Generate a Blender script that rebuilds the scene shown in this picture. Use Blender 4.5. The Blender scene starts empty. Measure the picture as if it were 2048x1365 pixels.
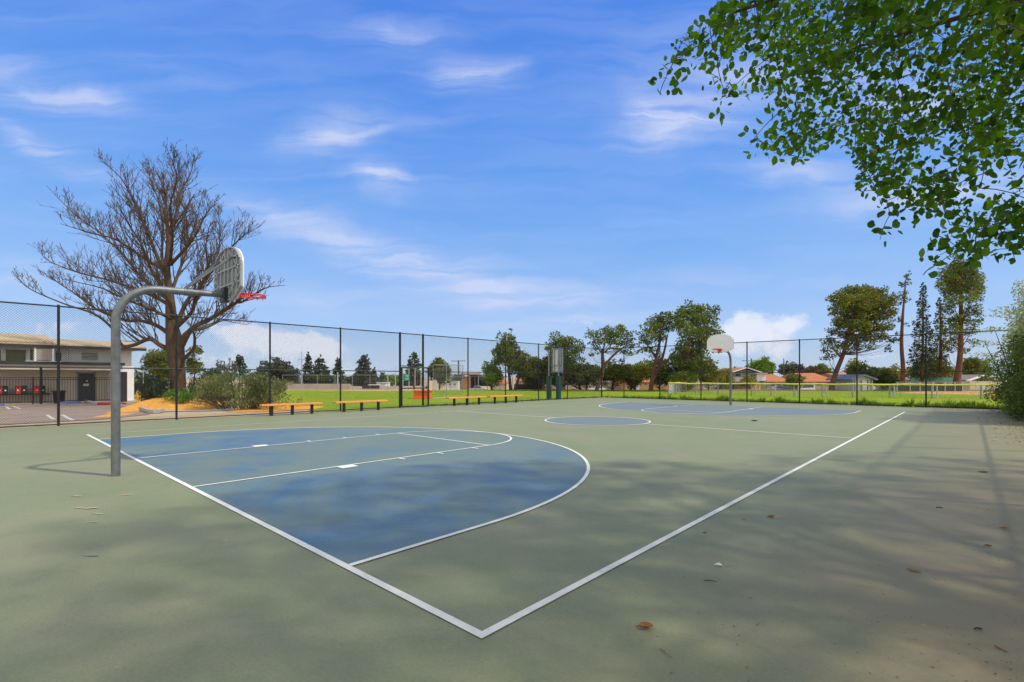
import bpy, math, random
import numpy as np
from mathutils import Vector
R_ = math.radians
random.seed(7); rng = np.random.default_rng(7)
SC = bpy.context.scene
COL = SC.collection
# ------------------------------------------------------------------ camera, sky, sun, exposure
CX, CY, CH, YAW, FPX, HY = 17.354, -2.026, 1.5237, -0.7456, 990.2, 756.4
SN, CS = math.sin(YAW), math.cos(YAW)
cam = bpy.data.cameras.new('camera'); camo = bpy.data.objects.new('camera', cam); COL.objects.link(camo)
camo.location = (CX, CY, CH); camo.rotation_euler = (R_(90), 0, -YAW)
cam.sensor_width = 36; cam.lens = FPX/2048*36; cam.shift_y = (HY-682.5)/2048
cam.clip_start = 0.05; cam.clip_end = 6000
SC.camera = camo
SUN = Vector((.76, .34, 1)).normalized()
SUN_EL = math.asin(SUN.z); SUN_ROT = math.atan2(SUN.x, SUN.y)
sl = bpy.data.lights.new('sun', 'SUN'); sl.energy = 2.2; sl.angle = R_(2); sl.color = (1, .92, .78)
so = bpy.data.objects.new('sun', sl); COL.objects.link(so); so.location = (30, 0, 40)
so.rotation_euler = SUN.to_track_quat('Z', 'Y').to_euler()
SC.view_settings.view_transform = 'Standard'; SC.view_settings.look = 'None'
SC.view_settings.exposure = 0.6; SC.view_settings.gamma = 1

W = bpy.data.worlds.new('World'); SC.world = W; W.use_nodes = True
wt = W.node_tree; wt.nodes.clear()
def wn(t, **k):
    n = wt.nodes.new(t)
    for a, b in k.items(): setattr(n, a, b)
    return n
def wl(a, b): wt.links.new(a, b)
def wmath(op, a, b=None, c=None, clamp=False):
    n = wn('ShaderNodeMath', operation=op, use_clamp=clamp)
    for i, v in enumerate((a, b, c)):
        if v is None: continue
        if isinstance(v, (int, float)): n.inputs[i].default_value = v
        else: wl(v, n.inputs[i])
    return n.outputs[0]
SKYK = 5.5
def world():
    out = wn('ShaderNodeOutputWorld'); bg = wn('ShaderNodeBackground'); wl(bg.outputs[0], out.inputs[0])
    sky = wn('ShaderNodeTexSky', sky_type='NISHITA', sun_disc=False, sun_elevation=SUN_EL, sun_rotation=SUN_ROT)
    sky.altitude = 100; sky.air_density = 1.0; sky.dust_density = 0.6; sky.ozone_density = 2.5
    tc = wn('ShaderNodeTexCoord'); dirv = tc.outputs['Generated']
    def dot(v):
        n = wn('ShaderNodeVectorMath', operation='DOT_PRODUCT'); wl(dirv, n.inputs[0]); n.inputs[1].default_value = v
        return n.outputs['Value']
    f = wmath('MAXIMUM', wmath('ABSOLUTE', dot((SN, CS, 0))), .08)
    U = wmath('MULTIPLY', wmath('DIVIDE', dot((CS, -SN, 0)), f), 9.9)
    V = wmath('MULTIPLY', wmath('DIVIDE', dot((0, 0, 1)), f), 9.9)
    cv = wn('ShaderNodeCombineXYZ'); wl(U, cv.inputs[0]); wl(V, cv.inputs[1]); uv = cv.outputs[0]
    def blob(px, py, rx, ry, amp, rot=0, acc=None):
        m = wn('ShaderNodeMapping', vector_type='TEXTURE'); wl(WUV[0], m.inputs[0])
        m.inputs['Location'].default_value = ((px-1024)/100, (HY-py)/100, 0)
        m.inputs['Rotation'].default_value = (0, 0, R_(rot)); m.inputs['Scale'].default_value = (rx/100, ry/100, 1)
        g = wn('ShaderNodeTexGradient', gradient_type='QUADRATIC_SPHERE'); wl(m.outputs[0], g.inputs[0])
        return wmath('MULTIPLY_ADD', g.outputs['Fac'], amp, acc if acc is not None else 0.0)
    # gentle warp so that no cloud is a clean ellipse
    wpn = wn('ShaderNodeTexNoise'); wpn.inputs['Scale'].default_value = .9; wpn.inputs['Detail'].default_value = 5; wl(uv, wpn.inputs['Vector'])
    sub = wn('ShaderNodeVectorMath', operation='SUBTRACT'); wl(wpn.outputs['Color'], sub.inputs[0]); sub.inputs[1].default_value = (.5, .5, .5)
    sca = wn('ShaderNodeVectorMath', operation='MULTIPLY'); wl(sub.outputs[0], sca.inputs[0]); sca.inputs[1].default_value = (1.3, .5, 0)
    ad = wn('ShaderNodeVectorMath', operation='ADD'); wl(uv, ad.inputs[0]); wl(sca.outputs[0], ad.inputs[1])
    WUV = [ad.outputs[0]]
    acc = None
    for b in [(60,170,330,90,.55,-14),(185,205,150,45,.35,-6),(60,285,260,50,.75,-24),(650,268,170,62,.95,8),(770,255,160,30,.3,6),
              (755,352,120,60,.75,-12),(810,356,130,20,.4,2),(940,152,180,52,1.0,4),(800,70,240,60,.42,-8),(560,430,300,70,.35,-20),
              (720,500,330,70,.75,-17),(930,560,330,75,.85,-10),(1080,600,330,50,.55,4),(1360,245,210,75,1.05,8),(1300,215,120,60,.3,-40),
              (1600,350,230,60,.5,-6),(1920,380,330,80,.75,4),(1750,420,260,50,.4,0),(1120,645,420,26,.5,3),(20,560,170,60,.55,0),
              (1500,150,500,200,.35,0),(330,140,240,60,.25,-10),(1850,200,300,120,.45,0),(650,600,600,60,.2,0),(1500,560,500,40,.15,2)]:
        acc = blob(*b, acc=acc)
    mp = wn('ShaderNodeMapping'); wl(WUV[0], mp.inputs[0]); mp.inputs['Rotation'].default_value = (0, 0, R_(10)); mp.inputs['Scale'].default_value = (.20, 1.7, 1)
    n1 = wn('ShaderNodeTexNoise'); n1.inputs['Scale'].default_value = 1.3; n1.inputs['Detail'].default_value = 9; n1.inputs['Roughness'].default_value = .56; n1.inputs['Distortion'].default_value = .6
    wl(mp.outputs[0], n1.inputs['Vector'])
    st = wn('ShaderNodeMapRange', interpolation_type='SMOOTHSTEP'); wl(n1.outputs['Fac'], st.inputs[0]); st.inputs[1].default_value = .30; st.inputs[2].default_value = .72; st.inputs[3].default_value = .22; st.inputs[4].default_value = 1.35
    cir = wmath('MULTIPLY', acc, st.outputs[0])
    cir = wmath('ADD', cir, wmath('MULTIPLY', st.outputs[0], .085))
    cirf = wmath('MULTIPLY', wmath('MINIMUM', wmath('MULTIPLY', cir, 1.35), 1.0), .78)
    acc = None
    for b in [(620,680,110,50,.8,0),(480,660,120,40,.7,0),(560,690,230,62,1.0,-6),(500,670,150,50,.8,0),(640,700,150,50,.8,-10),(430,720,120,45,.7,0),(600,735,240,40,.6,0),(130,655,120,45,.8,0),(70,690,120,40,.7,0),
              (1500,662,150,72,1.45,0),(1590,655,80,45,.6,0),(1440,690,80,50,.7,0),(1580,650,90,40,.8,0),(1545,705,190,50,.75,0),(1750,715,130,40,.6,0),(740,740,120,30,.6,0),(1480,640,60,35,.6,0),(1160,650,130,22,.5,0)]:
        acc = blob(*b, acc=acc)
    n2 = wn('ShaderNodeTexNoise'); n2.inputs['Scale'].default_value = 2.3; n2.inputs['Detail'].default_value = 8; n2.inputs['Roughness'].default_value = .6; wl(WUV[0], n2.inputs['Vector'])
    cu = wmath('ADD', wmath('MULTIPLY', acc, .95), wmath('MULTIPLY', wmath('SUBTRACT', n2.outputs['Fac'],   .5), 1.9))
    sm = wn('ShaderNodeMapRange', interpolation_type='SMOOTHSTEP'); wl(cu, sm.inputs[0]); sm.inputs[1].default_value = .25; sm.inputs[2].default_value = .95
    sm.inputs[4].default_value = .82
    gt = wn('ShaderNodeMapRange', interpolation_type='SMOOTHSTEP'); wl(acc, gt.inputs[0]); gt.inputs[1].default_value = .06; gt.inputs[2].default_value = .45
    cumf = wmath('MULTIPLY', sm.outputs[0], gt.outputs[0])
    # sky colour: nishita blended with a clear blue gradient over elevation
    hs = wn('ShaderNodeHueSaturation'); wl(sky.outputs[0], hs.inputs['Color']); hs.inputs['Saturation'].default_value = 1.1; hs.inputs['Value'].default_value = .75
    zz = wn('ShaderNodeSeparateXYZ'); wl(dirv, zz.inputs[0]); gr = wn('ShaderNodeValToRGB'); wl(zz.outputs[2], gr.inputs[0]); e = gr.color_ramp.elements
    for i, (p, c) in enumerate([(0, (.56, .71, .93)), (1, (.035, .15, .66)), (.1, (.36, .57, .95)), (.25, (.20, .45, .95)), (.4, (.115, .35, .94)), (.6, (.06, .245, .88))]):
        k = e[i] if i < 2 else e.new(p); k.position = p; k.color = (*c, 1)
    g3 = wn('ShaderNodeVectorMath', operation='SCALE'); wl(gr.outputs[0], g3.inputs[0]); g3.inputs['Scale'].default_value = SKYK
    m0 = wn('ShaderNodeMix', data_type='RGBA'); m0.inputs[0].default_value = .82; wl(hs.outputs[0], m0.inputs[6]); wl(g3.outputs[0], m0.inputs[7])
    m1 = wn('ShaderNodeMix', data_type='RGBA'); wl(cirf, m1.inputs[0]); wl(m0.outputs[2], m1.inputs[6]); m1.inputs[7].default_value = (.66*SKYK, .72*SKYK, .95*SKYK, 1)
    m2 = wn('ShaderNodeMix', data_type='RGBA'); wl(cumf, m2.inputs[0]); wl(m1.outputs[2], m2.inputs[6]); m2.inputs[7].default_value = (.86*SKYK, .88*SKYK, .97*SKYK, 1)
    # unseen bright cloud added overhead and behind the camera to lift and neutralise shade
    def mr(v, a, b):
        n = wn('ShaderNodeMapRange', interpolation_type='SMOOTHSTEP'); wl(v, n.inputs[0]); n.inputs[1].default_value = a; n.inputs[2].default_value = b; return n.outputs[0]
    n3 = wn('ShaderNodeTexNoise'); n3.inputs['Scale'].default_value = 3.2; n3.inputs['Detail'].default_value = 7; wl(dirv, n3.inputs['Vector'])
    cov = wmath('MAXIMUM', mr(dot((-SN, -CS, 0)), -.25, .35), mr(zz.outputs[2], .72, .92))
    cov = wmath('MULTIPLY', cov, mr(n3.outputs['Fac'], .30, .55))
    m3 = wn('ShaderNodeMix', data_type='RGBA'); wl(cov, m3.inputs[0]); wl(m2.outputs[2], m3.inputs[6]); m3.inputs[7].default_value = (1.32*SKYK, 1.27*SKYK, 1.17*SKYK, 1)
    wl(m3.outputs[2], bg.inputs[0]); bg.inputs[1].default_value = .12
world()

# ------------------------------------------------------------------ placing helpers
def G(u, v, z=0.0):
    d = FPX*(CH-z)/(v-HY); return P(u, d, z)
def P(u, d, z=0.0):
    r = (u-1024)/FPX*d
    return Vector((CX+d*SN+r*CS, CY+d*CS-r*SN, z))
def P3(u, v, d): return P(u, d, CH+(HY-v)/FPX*d)
def onx(u, X): return (X-CX)/(SN+(u-1024)/FPX*CS)      # depth where the ray of column u meets the plane x = X
def ony(u, Y): return (Y-CY)/(CS-(u-1024)/FPX*SN)
def Zat(v, d): return CH+(HY-v)/FPX*d
def PROJ(p):
    q = np.asarray(p, float)
    dx, dy, dz = q[..., 0]-CX, q[..., 1]-CY, q[..., 2]-CH
    d = dx*SN+dy*CS; r = dx*CS-dy*SN
    dd = np.where(np.abs(d) < .05, .05, d)
    return 1024+FPX*r/dd, HY-FPX*dz/dd, d

# ------------------------------------------------------------------ materials
def newmat(name):
    m = bpy.data.materials.new(name); m.use_nodes = True
    nt = m.node_tree; b = nt.nodes['Principled BSDF']
    return m, nt, b
def MAT(name, col, rough=.7, metal=0, var=.15, scale=3.0, col2=None, bump=0, bscale=60, spec=.35, stretch=(1,1,1)):
    m, nt, b = newmat(name); N = nt.nodes; L = nt.links
    tc = N.new('ShaderNodeTexCoord'); mp = N.new('ShaderNodeMapping'); L.new(tc.outputs['Object'], mp.inputs[0]); mp.inputs['Scale'].default_value = stretch
    n = N.new('ShaderNodeTexNoise'); n.inputs['Scale'].default_value = scale; n.inputs['Detail'].default_value = 6; n.inputs['Roughness'].default_value = .6
    L.new(mp.outputs[0], n.inputs['Vector'])
    r = N.new('ShaderNodeValToRGB'); L.new(n.outputs['Fac'], r.inputs[0])
    c2 = col2 or tuple(min(1, c*(1+var)) for c in col); c1 = col if col2 else tuple(c*(1-var) for c in col)
    r.color_ramp.elements[0].position = .3; r.color_ramp.elements[1].position = .7
    r.color_ramp.elements[0].color = (*c1, 1); r.color_ramp.elements[1].color = (*c2, 1)
    L.new(r.outputs[0], b.inputs['Base Color'])
    b.inputs['Roughness'].default_value = rough; b.inputs['Metallic'].default_value = metal; b.inputs['Specular IOR Level'].default_value = spec
    if bump:
        n2 = N.new('ShaderNodeTexNoise'); n2.inputs['Scale'].default_value = bscale; n2.inputs['Detail'].default_value = 4; L.new(mp.outputs[0], n2.inputs['Vector'])
        bp = N.new('ShaderNodeBump'); bp.inputs['Strength'].default_value = bump; bp.inputs['Distance'].default_value = .02
        L.new(n2.outputs['Fac'], bp.inputs['Height']); L.new(bp.outputs[0], b.inputs['Normal'])
    return m
def LEAF(name, c1, c2, c3=None, transl=.3, rough=.55, tcol=None, nscale=.5):
    m, nt, b = newmat(name); N = nt.nodes; L = nt.links
    g = N.new('ShaderNodeNewGeometry'); r = N.new('ShaderNodeValToRGB')
    tc = N.new('ShaderNodeTexCoord'); n = N.new('ShaderNodeTexNoise'); n.inputs['Scale'].default_value = nscale; n.inputs['Detail'].default_value = 3
    L.new(tc.outputs['Object'], n.inputs['Vector'])
    mx = N.new('ShaderNodeMath'); mx.operation = 'MULTIPLY_ADD'; L.new(g.outputs['Random Per Island'], mx.inputs[0]); mx.inputs[1].default_value = .6
    ms = N.new('ShaderNodeMath'); ms.operation = 'MULTIPLY_ADD'; L.new(n.outputs['Fac'], ms.inputs[0]); ms.inputs[1].default_value = 1.3; ms.inputs[2].default_value = -.45
    L.new(ms.outputs[0], mx.inputs[2]); L.new(mx.outputs[0], r.inputs[0])
    e = r.color_ramp.elements; e[0].color = (*c1, 1); e[1].color = (*c2, 1); e[0].position = .1; e[1].position = .85
    if c3: k = e.new(.97); k.color = (*c3, 1)
    L.new(r.outputs[0], b.inputs['Base Color']); b.inputs['Roughness'].default_value = rough; b.inputs['Specular IOR Level'].default_value = .3
    t = N.new('ShaderNodeBsdfTranslucent'); hs = N.new('ShaderNodeHueSaturation'); L.new(r.outputs[0], hs.inputs['Color']); hs.inputs['Value'].default_value = 1.7; hs.inputs['Saturation'].default_value = 1.1; hs.inputs['Hue'].default_value = .49
    L.new(hs.outputs[0], t.inputs[0]); mix = N.new('ShaderNodeMixShader'); mix.inputs[0].default_value = transl
    L.new(b.outputs[0], mix.inputs[1]); L.new(t.outputs[0], mix.inputs[2]); L.new(mix.outputs[0], N['Material Output'].inputs[0])
    return m
M = {}
M['black'] = MAT('black vinyl coating', (.012, .013, .015), .45, var=.3)
M['mesh'] = MAT('black vinyl wire', (.014, .015, .017), .55, var=.3)
M['galv'] = MAT('galvanised steel', (.125, .135, .142), .5, .5, col2=(.22, .235, .245), scale=9, stretch=(1, 1, .8), bump=.15, bscale=30)
M['board'] = MAT('painted aluminium board', (.38, .40, .41), .5, col2=(.31, .33, .34), scale=5)
M['boardface'] = MAT('white board face', (.82, .81, .78), .5, var=.05)
M['rim'] = MAT('red rim paint', (.72, .035, .03), .4, var=.15)
M['bracket'] = MAT('dark steel bracket', (.06, .06, .065), .5, .5)
M['bench'] = MAT('orange bench planks', (.66, .23, .055), .6, col2=(.80, .32, .09), scale=4, stretch=(6, 1, 6))
M['greysteel'] = MAT('grey steel', (.33, .34, .35), .5, .6)
M['greenpad'] = MAT('dark green padding', (.015, .085, .075), .6)
M['concrete'] = MAT('concrete', (.36, .34, .30), .85, col2=(.5, .47, .42), scale=2.5, bump=.2)
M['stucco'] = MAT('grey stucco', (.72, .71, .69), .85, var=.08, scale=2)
M['beigestucco'] = MAT('beige stucco', (.60, .555, .49), .85, var=.08, scale=2)  # beige tone for the lower wall, canopy soffit, shed and air conditioner
M['whitewall'] = MAT('white block wall', (.82, .82, .83), .85, var=.08, scale=2)
M['shingle'] = MAT('tan roof tiles', (.38, .29, .17), .85, col2=(.54, .43, .27), scale=6, bump=.4, bscale=25)
M['fascia'] = MAT('dark fascia', (.035, .035, .04), .6)
M['glass'] = MAT('window glass', (.05, .06, .06), .12, spec=.6, var=.2)
M['oliveglass'] = MAT('olive window blinds', (.14, .14, .08), .4, var=.15)
M['door'] = MAT('grey blue door', (.055, .065, .085), .5, var=.1)
M['white'] = MAT('white paint', (.78, .78, .77), .55, var=.06)
M['red'] = MAT('red paint', (.50, .03, .025), .45)
M['darkplastic'] = MAT('dark plastic', (.02, .021, .025), .5)
M['yellow'] = MAT('yellow paint', (.80, .52, .09), .5)
M['yellowcap'] = MAT('yellow plastic cap', (.62, .63, .10), .5, var=.08)
M['orange'] = MAT('orange plastic', (.85, .17, .02), .5, var=.08)
M['bark'] = MAT('bark', (.055, .033, .018), .95, col2=(.13, .085, .052), scale=5, stretch=(2, 2, .6), bump=.8, bscale=12)
M['twig'] = MAT('grey brown twigs', (.062, .044, .032), .9, col2=(.125, .092, .068), scale=1.2)
M['pinebark'] = MAT('pine bark', (.08, .045, .03), .95, col2=(.17, .09, .055), scale=2, bump=.6, bscale=8)
M['redbark'] = MAT('red brown bark', (.11, .045, .025), .95, col2=(.20, .085, .05), scale=2, bump=.6, bscale=8)
M['orangeroof'] = MAT('terracotta roof', (.36, .125, .045), .85, col2=(.52, .205, .08), scale=2.5, bump=.5, bscale=8)
M['greyroof'] = MAT('grey brown roof', (.19, .165, .15), .9, col2=(.28, .25, .23), scale=2, bump=.4, bscale=8)
M['beige'] = MAT('beige house wall', (.55, .46, .34), .85, var=.08, scale=.8)
M['orangewall'] = MAT('orange house wall', (.62, .34, .15), .85, var=.08, scale=.8)
M['greenwall'] = MAT('grey green house wall', (.20, .24, .22), .85, var=.08)
M['tanwall'] = MAT('tan wall', (.44, .36, .29), .9, col2=(.33, .28, .24), scale=.5)
M['teal'] = MAT('teal slatted panel', (.10, .26, .24), .6, var=.3, scale=3, stretch=(3, 1, .3))
M['bluegrey'] = MAT('blue grey trim', (.16, .22, .30), .6)
M['wood'] = MAT('weathered pole wood', (.12, .09, .07), .9)
M['tire'] = MAT('tyre rubber', (.02, .02, .02), .8)
M['carred'] = MAT('red car paint', (.35, .04, .04), .25, spec=.6)
M['carwhite'] = MAT('white car paint', (.75, .76, .78), .25, spec=.6, var=.03)
M['cardark'] = MAT('dark car paint', (.03, .035, .05), .2, spec=.7)
M['carsilver'] = MAT('silver car paint', (.45, .47, .5), .3, .4)
M['chrome'] = MAT('bright rim metal', (.5, .5, .52), .3, .8)
M['signgreen'] = MAT('green sign', (.005, .20, .16), .5)
M['lightpole'] = MAT('pale metal pole', (.55, .56, .57), .5, .4)
M['lip'] = MAT('faded paint scuff', (.55, .5, .4), .8)
L_olive = LEAF('olive foliage', (.054, .076, .013), (.175, .180, .030), (.24, .20, .05))
L_pine = LEAF('pine needles', (.046, .074, .014), (.155, .185, .030), (.22, .18, .06))
L_fir = LEAF('dark conifer needles', (.032, .056, .022), (.085, .115, .038), (.14, .14, .06), nscale=.3)
L_cedar = LEAF('grey green cedar needles', (.050, .065, .050), (.110, .125, .085), nscale=.3)
L_bright = LEAF('bright spring foliage', (.075, .150, .015), (.190, .290, .030), nscale=.3)
L_yell = LEAF('yellow green foliage', (.120, .140, .015), (.270, .260, .030), nscale=.3)
L_rosem = LEAF('grey green shrub leaves', (.070, .105, .030), (.210, .235, .085), (.28, .24, .12), nscale=1.2)
L_darkbush = LEAF('dark shrub leaves', (.018, .030, .016), (.060, .085, .030), (.09, .06, .09), nscale=1)
L_shrub = LEAF('fresh green shrub leaves', (.050, .130, .015), (.130, .260, .030), nscale=1)
L_hedge = LEAF('hedge leaves', (.055, .090, .016), (.190, .250, .045), nscale=.8)
L_hedgel = LEAF('pale hedge leaves', (.200, .240, .080), (.400, .430, .190), nscale=.8)
L_red = LEAF('red brown foliage', (.05, .02, .018), (.11, .045, .03))
L_big = LEAF('broad green leaves', (.018, .056, .005), (.098, .22, .012), (.20, .32, .03), transl=.45, rough=.55, nscale=.7)
L_weed = LEAF('weed blades', (.08, .15, .015), (.21, .30, .04), nscale=2)
L_grass = LEAF('grass blades', (.14, .31, .012), (.27, .43, .025), nscale=.3)
L_spike = LEAF('dry flower spikes', (.10, .09, .06), (.17, .15, .09))
L_litter = LEAF('brown leaf litter', (.10, .05, .025), (.22, .12, .06))

def ramp(nt, fac, stops):
    r = nt.nodes.new('ShaderNodeValToRGB'); nt.links.new(fac, r.inputs[0]); e = r.color_ramp.elements
    for i, (p, c) in enumerate(stops):
        k = e[i] if i < 2 else e.new(p)
        k.position = p; k.color = (*c, 1) if len(c) == 3 else c
    return r.outputs[0]
def noise(nt, vec, scale, detail=6, rough=.6, dist=0):
    n = nt.nodes.new('ShaderNodeTexNoise'); nt.links.new(vec, n.inputs['Vector'])
    n.inputs['Scale'].default_value = scale; n.inputs['Detail'].default_value = detail; n.inputs['Roughness'].default_value = rough; n.inputs['Distortion'].default_value = dist
    return n.outputs['Fac']
def mixc(nt, fac, a, b, mode='MIX'):
    m = nt.nodes.new('ShaderNodeMix'); m.data_type = 'RGBA'; m.blend_type = mode
    for i, v in ((0, fac), (6, a), (7, b)):
        if isinstance(v, (int, float)): m.inputs[i].default_value = v
        elif isinstance(v, tuple): m.inputs[i].default_value = (*v, 1)
        else: nt.links.new(v, m.inputs[i])
    return m.outputs[2]
def maprange(nt, v, a, b, c=0, d=1, smooth=True):
    m = nt.nodes.new('ShaderNodeMapRange'); m.interpolation_type = 'SMOOTHSTEP' if smooth else 'LINEAR'
    nt.links.new(v, m.inputs[0])
    for i, x in enumerate((a, b, c, d)): m.inputs[i+1].default_value = x
    return m.outputs[0]
def mth(nt, op, a, b, clamp=False):
    m = nt.nodes.new('ShaderNodeMath'); m.operation = op; m.use_clamp = clamp
    for i, v in enumerate((a, b)):
        if isinstance(v, (int, float)): m.inputs[i].default_value = v
        else: nt.links.new(v, m.inputs[i])
    return m.outputs[0]
def court_common(name):
    m, nt, b = newmat(name)
    tc = nt.nodes.new('ShaderNodeTexCoord'); v = tc.outputs['Object']
    sep = nt.nodes.new('ShaderNodeSeparateXYZ'); nt.links.new(v, sep.inputs[0])
    b.inputs['Roughness'].default_value = .62; b.inputs['Specular IOR Level'].default_value = .38
    bn = noise(nt, v, 120, 3); bp = nt.nodes.new('ShaderNodeBump'); bp.inputs['Strength'].default_value = .12; bp.inputs['Distance'].default_value = .006
    nt.links.new(bn, bp.inputs['Height']); nt.links.new(bp.outputs[0], b.inputs['Normal'])
    return m, nt, b, v, sep
def court_green():
    m, nt, b, v, sep = court_common('green court paint')
    c = ramp(nt, noise(nt, v, .25, 12, .72, .3), [(.3, (.180, .225, .108)), (.7, (.245, .250, .138)), (.5, (.212, .238, .122))])
    c = mixc(nt, maprange(nt, noise(nt, v, .9, 8, .65, .5), .42, .7, 0, .6), c, (.265, .25, .155))
    c = mixc(nt, maprange(nt, noise(nt, v, 3.5, 8, .7), .5, .75, 0, .5), c, (.15, .185, .115))
    fine = noise(nt, v, 45, 5, .7)
    c = mixc(nt, .55, c, mixc(nt, 1.0, c, ramp(nt, fine, [(.3, (.75, .75, .75)), (.7, (1.2, 1.2, 1.2))]), 'MULTIPLY'))
    # brown dirt along the planted side; warm pale colour also lifts the tree shade
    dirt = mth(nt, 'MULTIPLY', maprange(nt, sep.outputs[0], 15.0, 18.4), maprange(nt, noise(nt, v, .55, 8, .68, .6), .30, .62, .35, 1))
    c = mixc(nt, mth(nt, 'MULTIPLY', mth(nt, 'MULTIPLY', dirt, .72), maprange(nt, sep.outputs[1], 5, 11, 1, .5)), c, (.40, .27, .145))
    sp = maprange(nt, noise(nt, v, 16, 2, .5), .74, .79)
    c = mixc(nt, mth(nt, 'MULTIPLY', sp, .45), c, (.11, .10, .075))
    sp2 = maprange(nt, noise(nt, v, 11, 2, .5), .755, .79)
    c = mixc(nt, mth(nt, 'MULTIPLY', sp2, .5), c, (.42, .40, .33))
    nt.links.new(c, b.inputs['Base Color']); return m
def court_blue():
    m, nt, b, v, sep = court_common('faded blue court paint')
    wear = noise(nt, v, .36, 12, .72, .5)
    c = ramp(nt, wear, [(.38, (.056, .142, .275)), (.62, (.165, .222, .180)), (.5, (.110, .185, .222))])
    # worn towards the free throw line and inside the lane
    far = mth(nt, 'MULTIPLY', maprange(nt, sep.outputs[1], 1.5, 5.2), maprange(nt, noise(nt, v, .8, 6, .6), .25, .6, .35, .95))
    c = mixc(nt, mth(nt, 'MULTIPLY', far, .75), c, (.155, .210, .180))
    lane = mth(nt, 'MULTIPLY', maprange(nt, mth(nt, 'ABSOLUTE', mth(nt, 'SUBTRACT', sep.outputs[0], 7.6), 0), 2.3, 1.2), maprange(nt, noise(nt, v, .9, 6, .65), .35, .6))
    c = mixc(nt, mth(nt, 'MULTIPLY', lane, .7), c, (.165, .208, .155))
    far_sheen = maprange(nt, sep.outputs[1], 9, 13)  # pale grey grazing sheen of the far end painted into the colour
    c = mixc(nt, mth(nt, 'MULTIPLY', far_sheen, .7), c, (.170, .200, .205))
    c = mixc(nt, maprange(nt, noise(nt, v, 2.6, 8, .7, .3), .5, .8, 0, .4), c, (.165, .205, .160))
    fine = noise(nt, v, 45, 5, .7)
    c = mixc(nt, .55, c, mixc(nt, 1.0, c, ramp(nt, fine, [(.3, (.72, .72, .72)), (.7, (1.2, 1.2, 1.2))]), 'MULTIPLY'))
    nt.links.new(c, b.inputs['Base Color']); return m
def line_mat(name, c0, c1):
    m, nt, b, v, sep = court_common(name)
    c = ramp(nt, noise(nt, v, 5, 8, .7), [(.35, c0), (.65, c1)])
    c = mixc(nt, maprange(nt, noise(nt, v, 22, 6, .75), .55, .72, 0, .6), c, (.36, .40, .34))
    nt.links.new(c, b.inputs['Base Color']); return m
def grass_mat():
    m, nt, b = newmat('mown grass'); tc = nt.nodes.new('ShaderNodeTexCoord'); v = tc.outputs['Object']
    c = ramp(nt, noise(nt, v, .12, 6, .6, .4), [(.3, (.165, .285, .011)), (.7, (.320, .315, .020)), (.5, (.225, .305, .014))])
    c = mixc(nt, maprange(nt, noise(nt, v, .5, 6, .7), .48, .75, 0, .5), c, (.33, .28, .045))
    c = mixc(nt, .5, c, mixc(nt, 1.0, c, ramp(nt, noise(nt, v, 14, 6, .75), [(.3, (.55, .55, .55)), (.7, (1.35, 1.35, 1.35))]), 'MULTIPLY'))
    nt.links.new(c, b.inputs['Base Color']); b.inputs['Roughness'].default_value = .9; b.inputs['Specular IOR Level'].default_value = .1
    bp = nt.nodes.new('ShaderNodeBump'); bp.inputs['Strength'].default_value = .5; bp.inputs['Distance'].default_value = .03
    nt.links.new(noise(nt, v, 22, 5, .8), bp.inputs['Height']); nt.links.new(bp.outputs[0], b.inputs['Normal'])
    return m
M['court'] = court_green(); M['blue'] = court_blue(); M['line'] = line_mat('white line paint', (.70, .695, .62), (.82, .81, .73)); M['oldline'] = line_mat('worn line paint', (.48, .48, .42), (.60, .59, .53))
M['grass'] = grass_mat()
M['ground'] = MAT('sandy dirt', (.40, .31, .19), .95, col2=(.55, .44, .29), scale=1.5, bump=.4, bscale=12, spec=.1)
M['asphalt'] = MAT('old asphalt', (.24, .185, .15), .9, col2=(.34, .27, .22), scale=.8, bump=.3, bscale=40, spec=.2)
M['road'] = MAT('road asphalt', (.09, .085, .08), .9, var=.2, spec=.2)
M['mulch'] = MAT('orange wood chips', (.55, .24, .045), .95, col2=(.82, .44, .10), scale=9, bump=1.0, bscale=14, spec=.1)
M['verge'] = MAT('red brown bark mulch verge', (.20, .085, .045), .95, col2=(.32, .15, .085), scale=3, spec=.1)
M['infield'] = MAT('infield clay', (.55, .30, .13), .95, col2=(.64, .37, .17), scale=.6, spec=.1)
M['bluecurb'] = MAT('blue kerb paint', (.16, .28, .58), .7)
M['redcurb'] = MAT('red kerb paint', (.50, .04, .04), .7)

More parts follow.
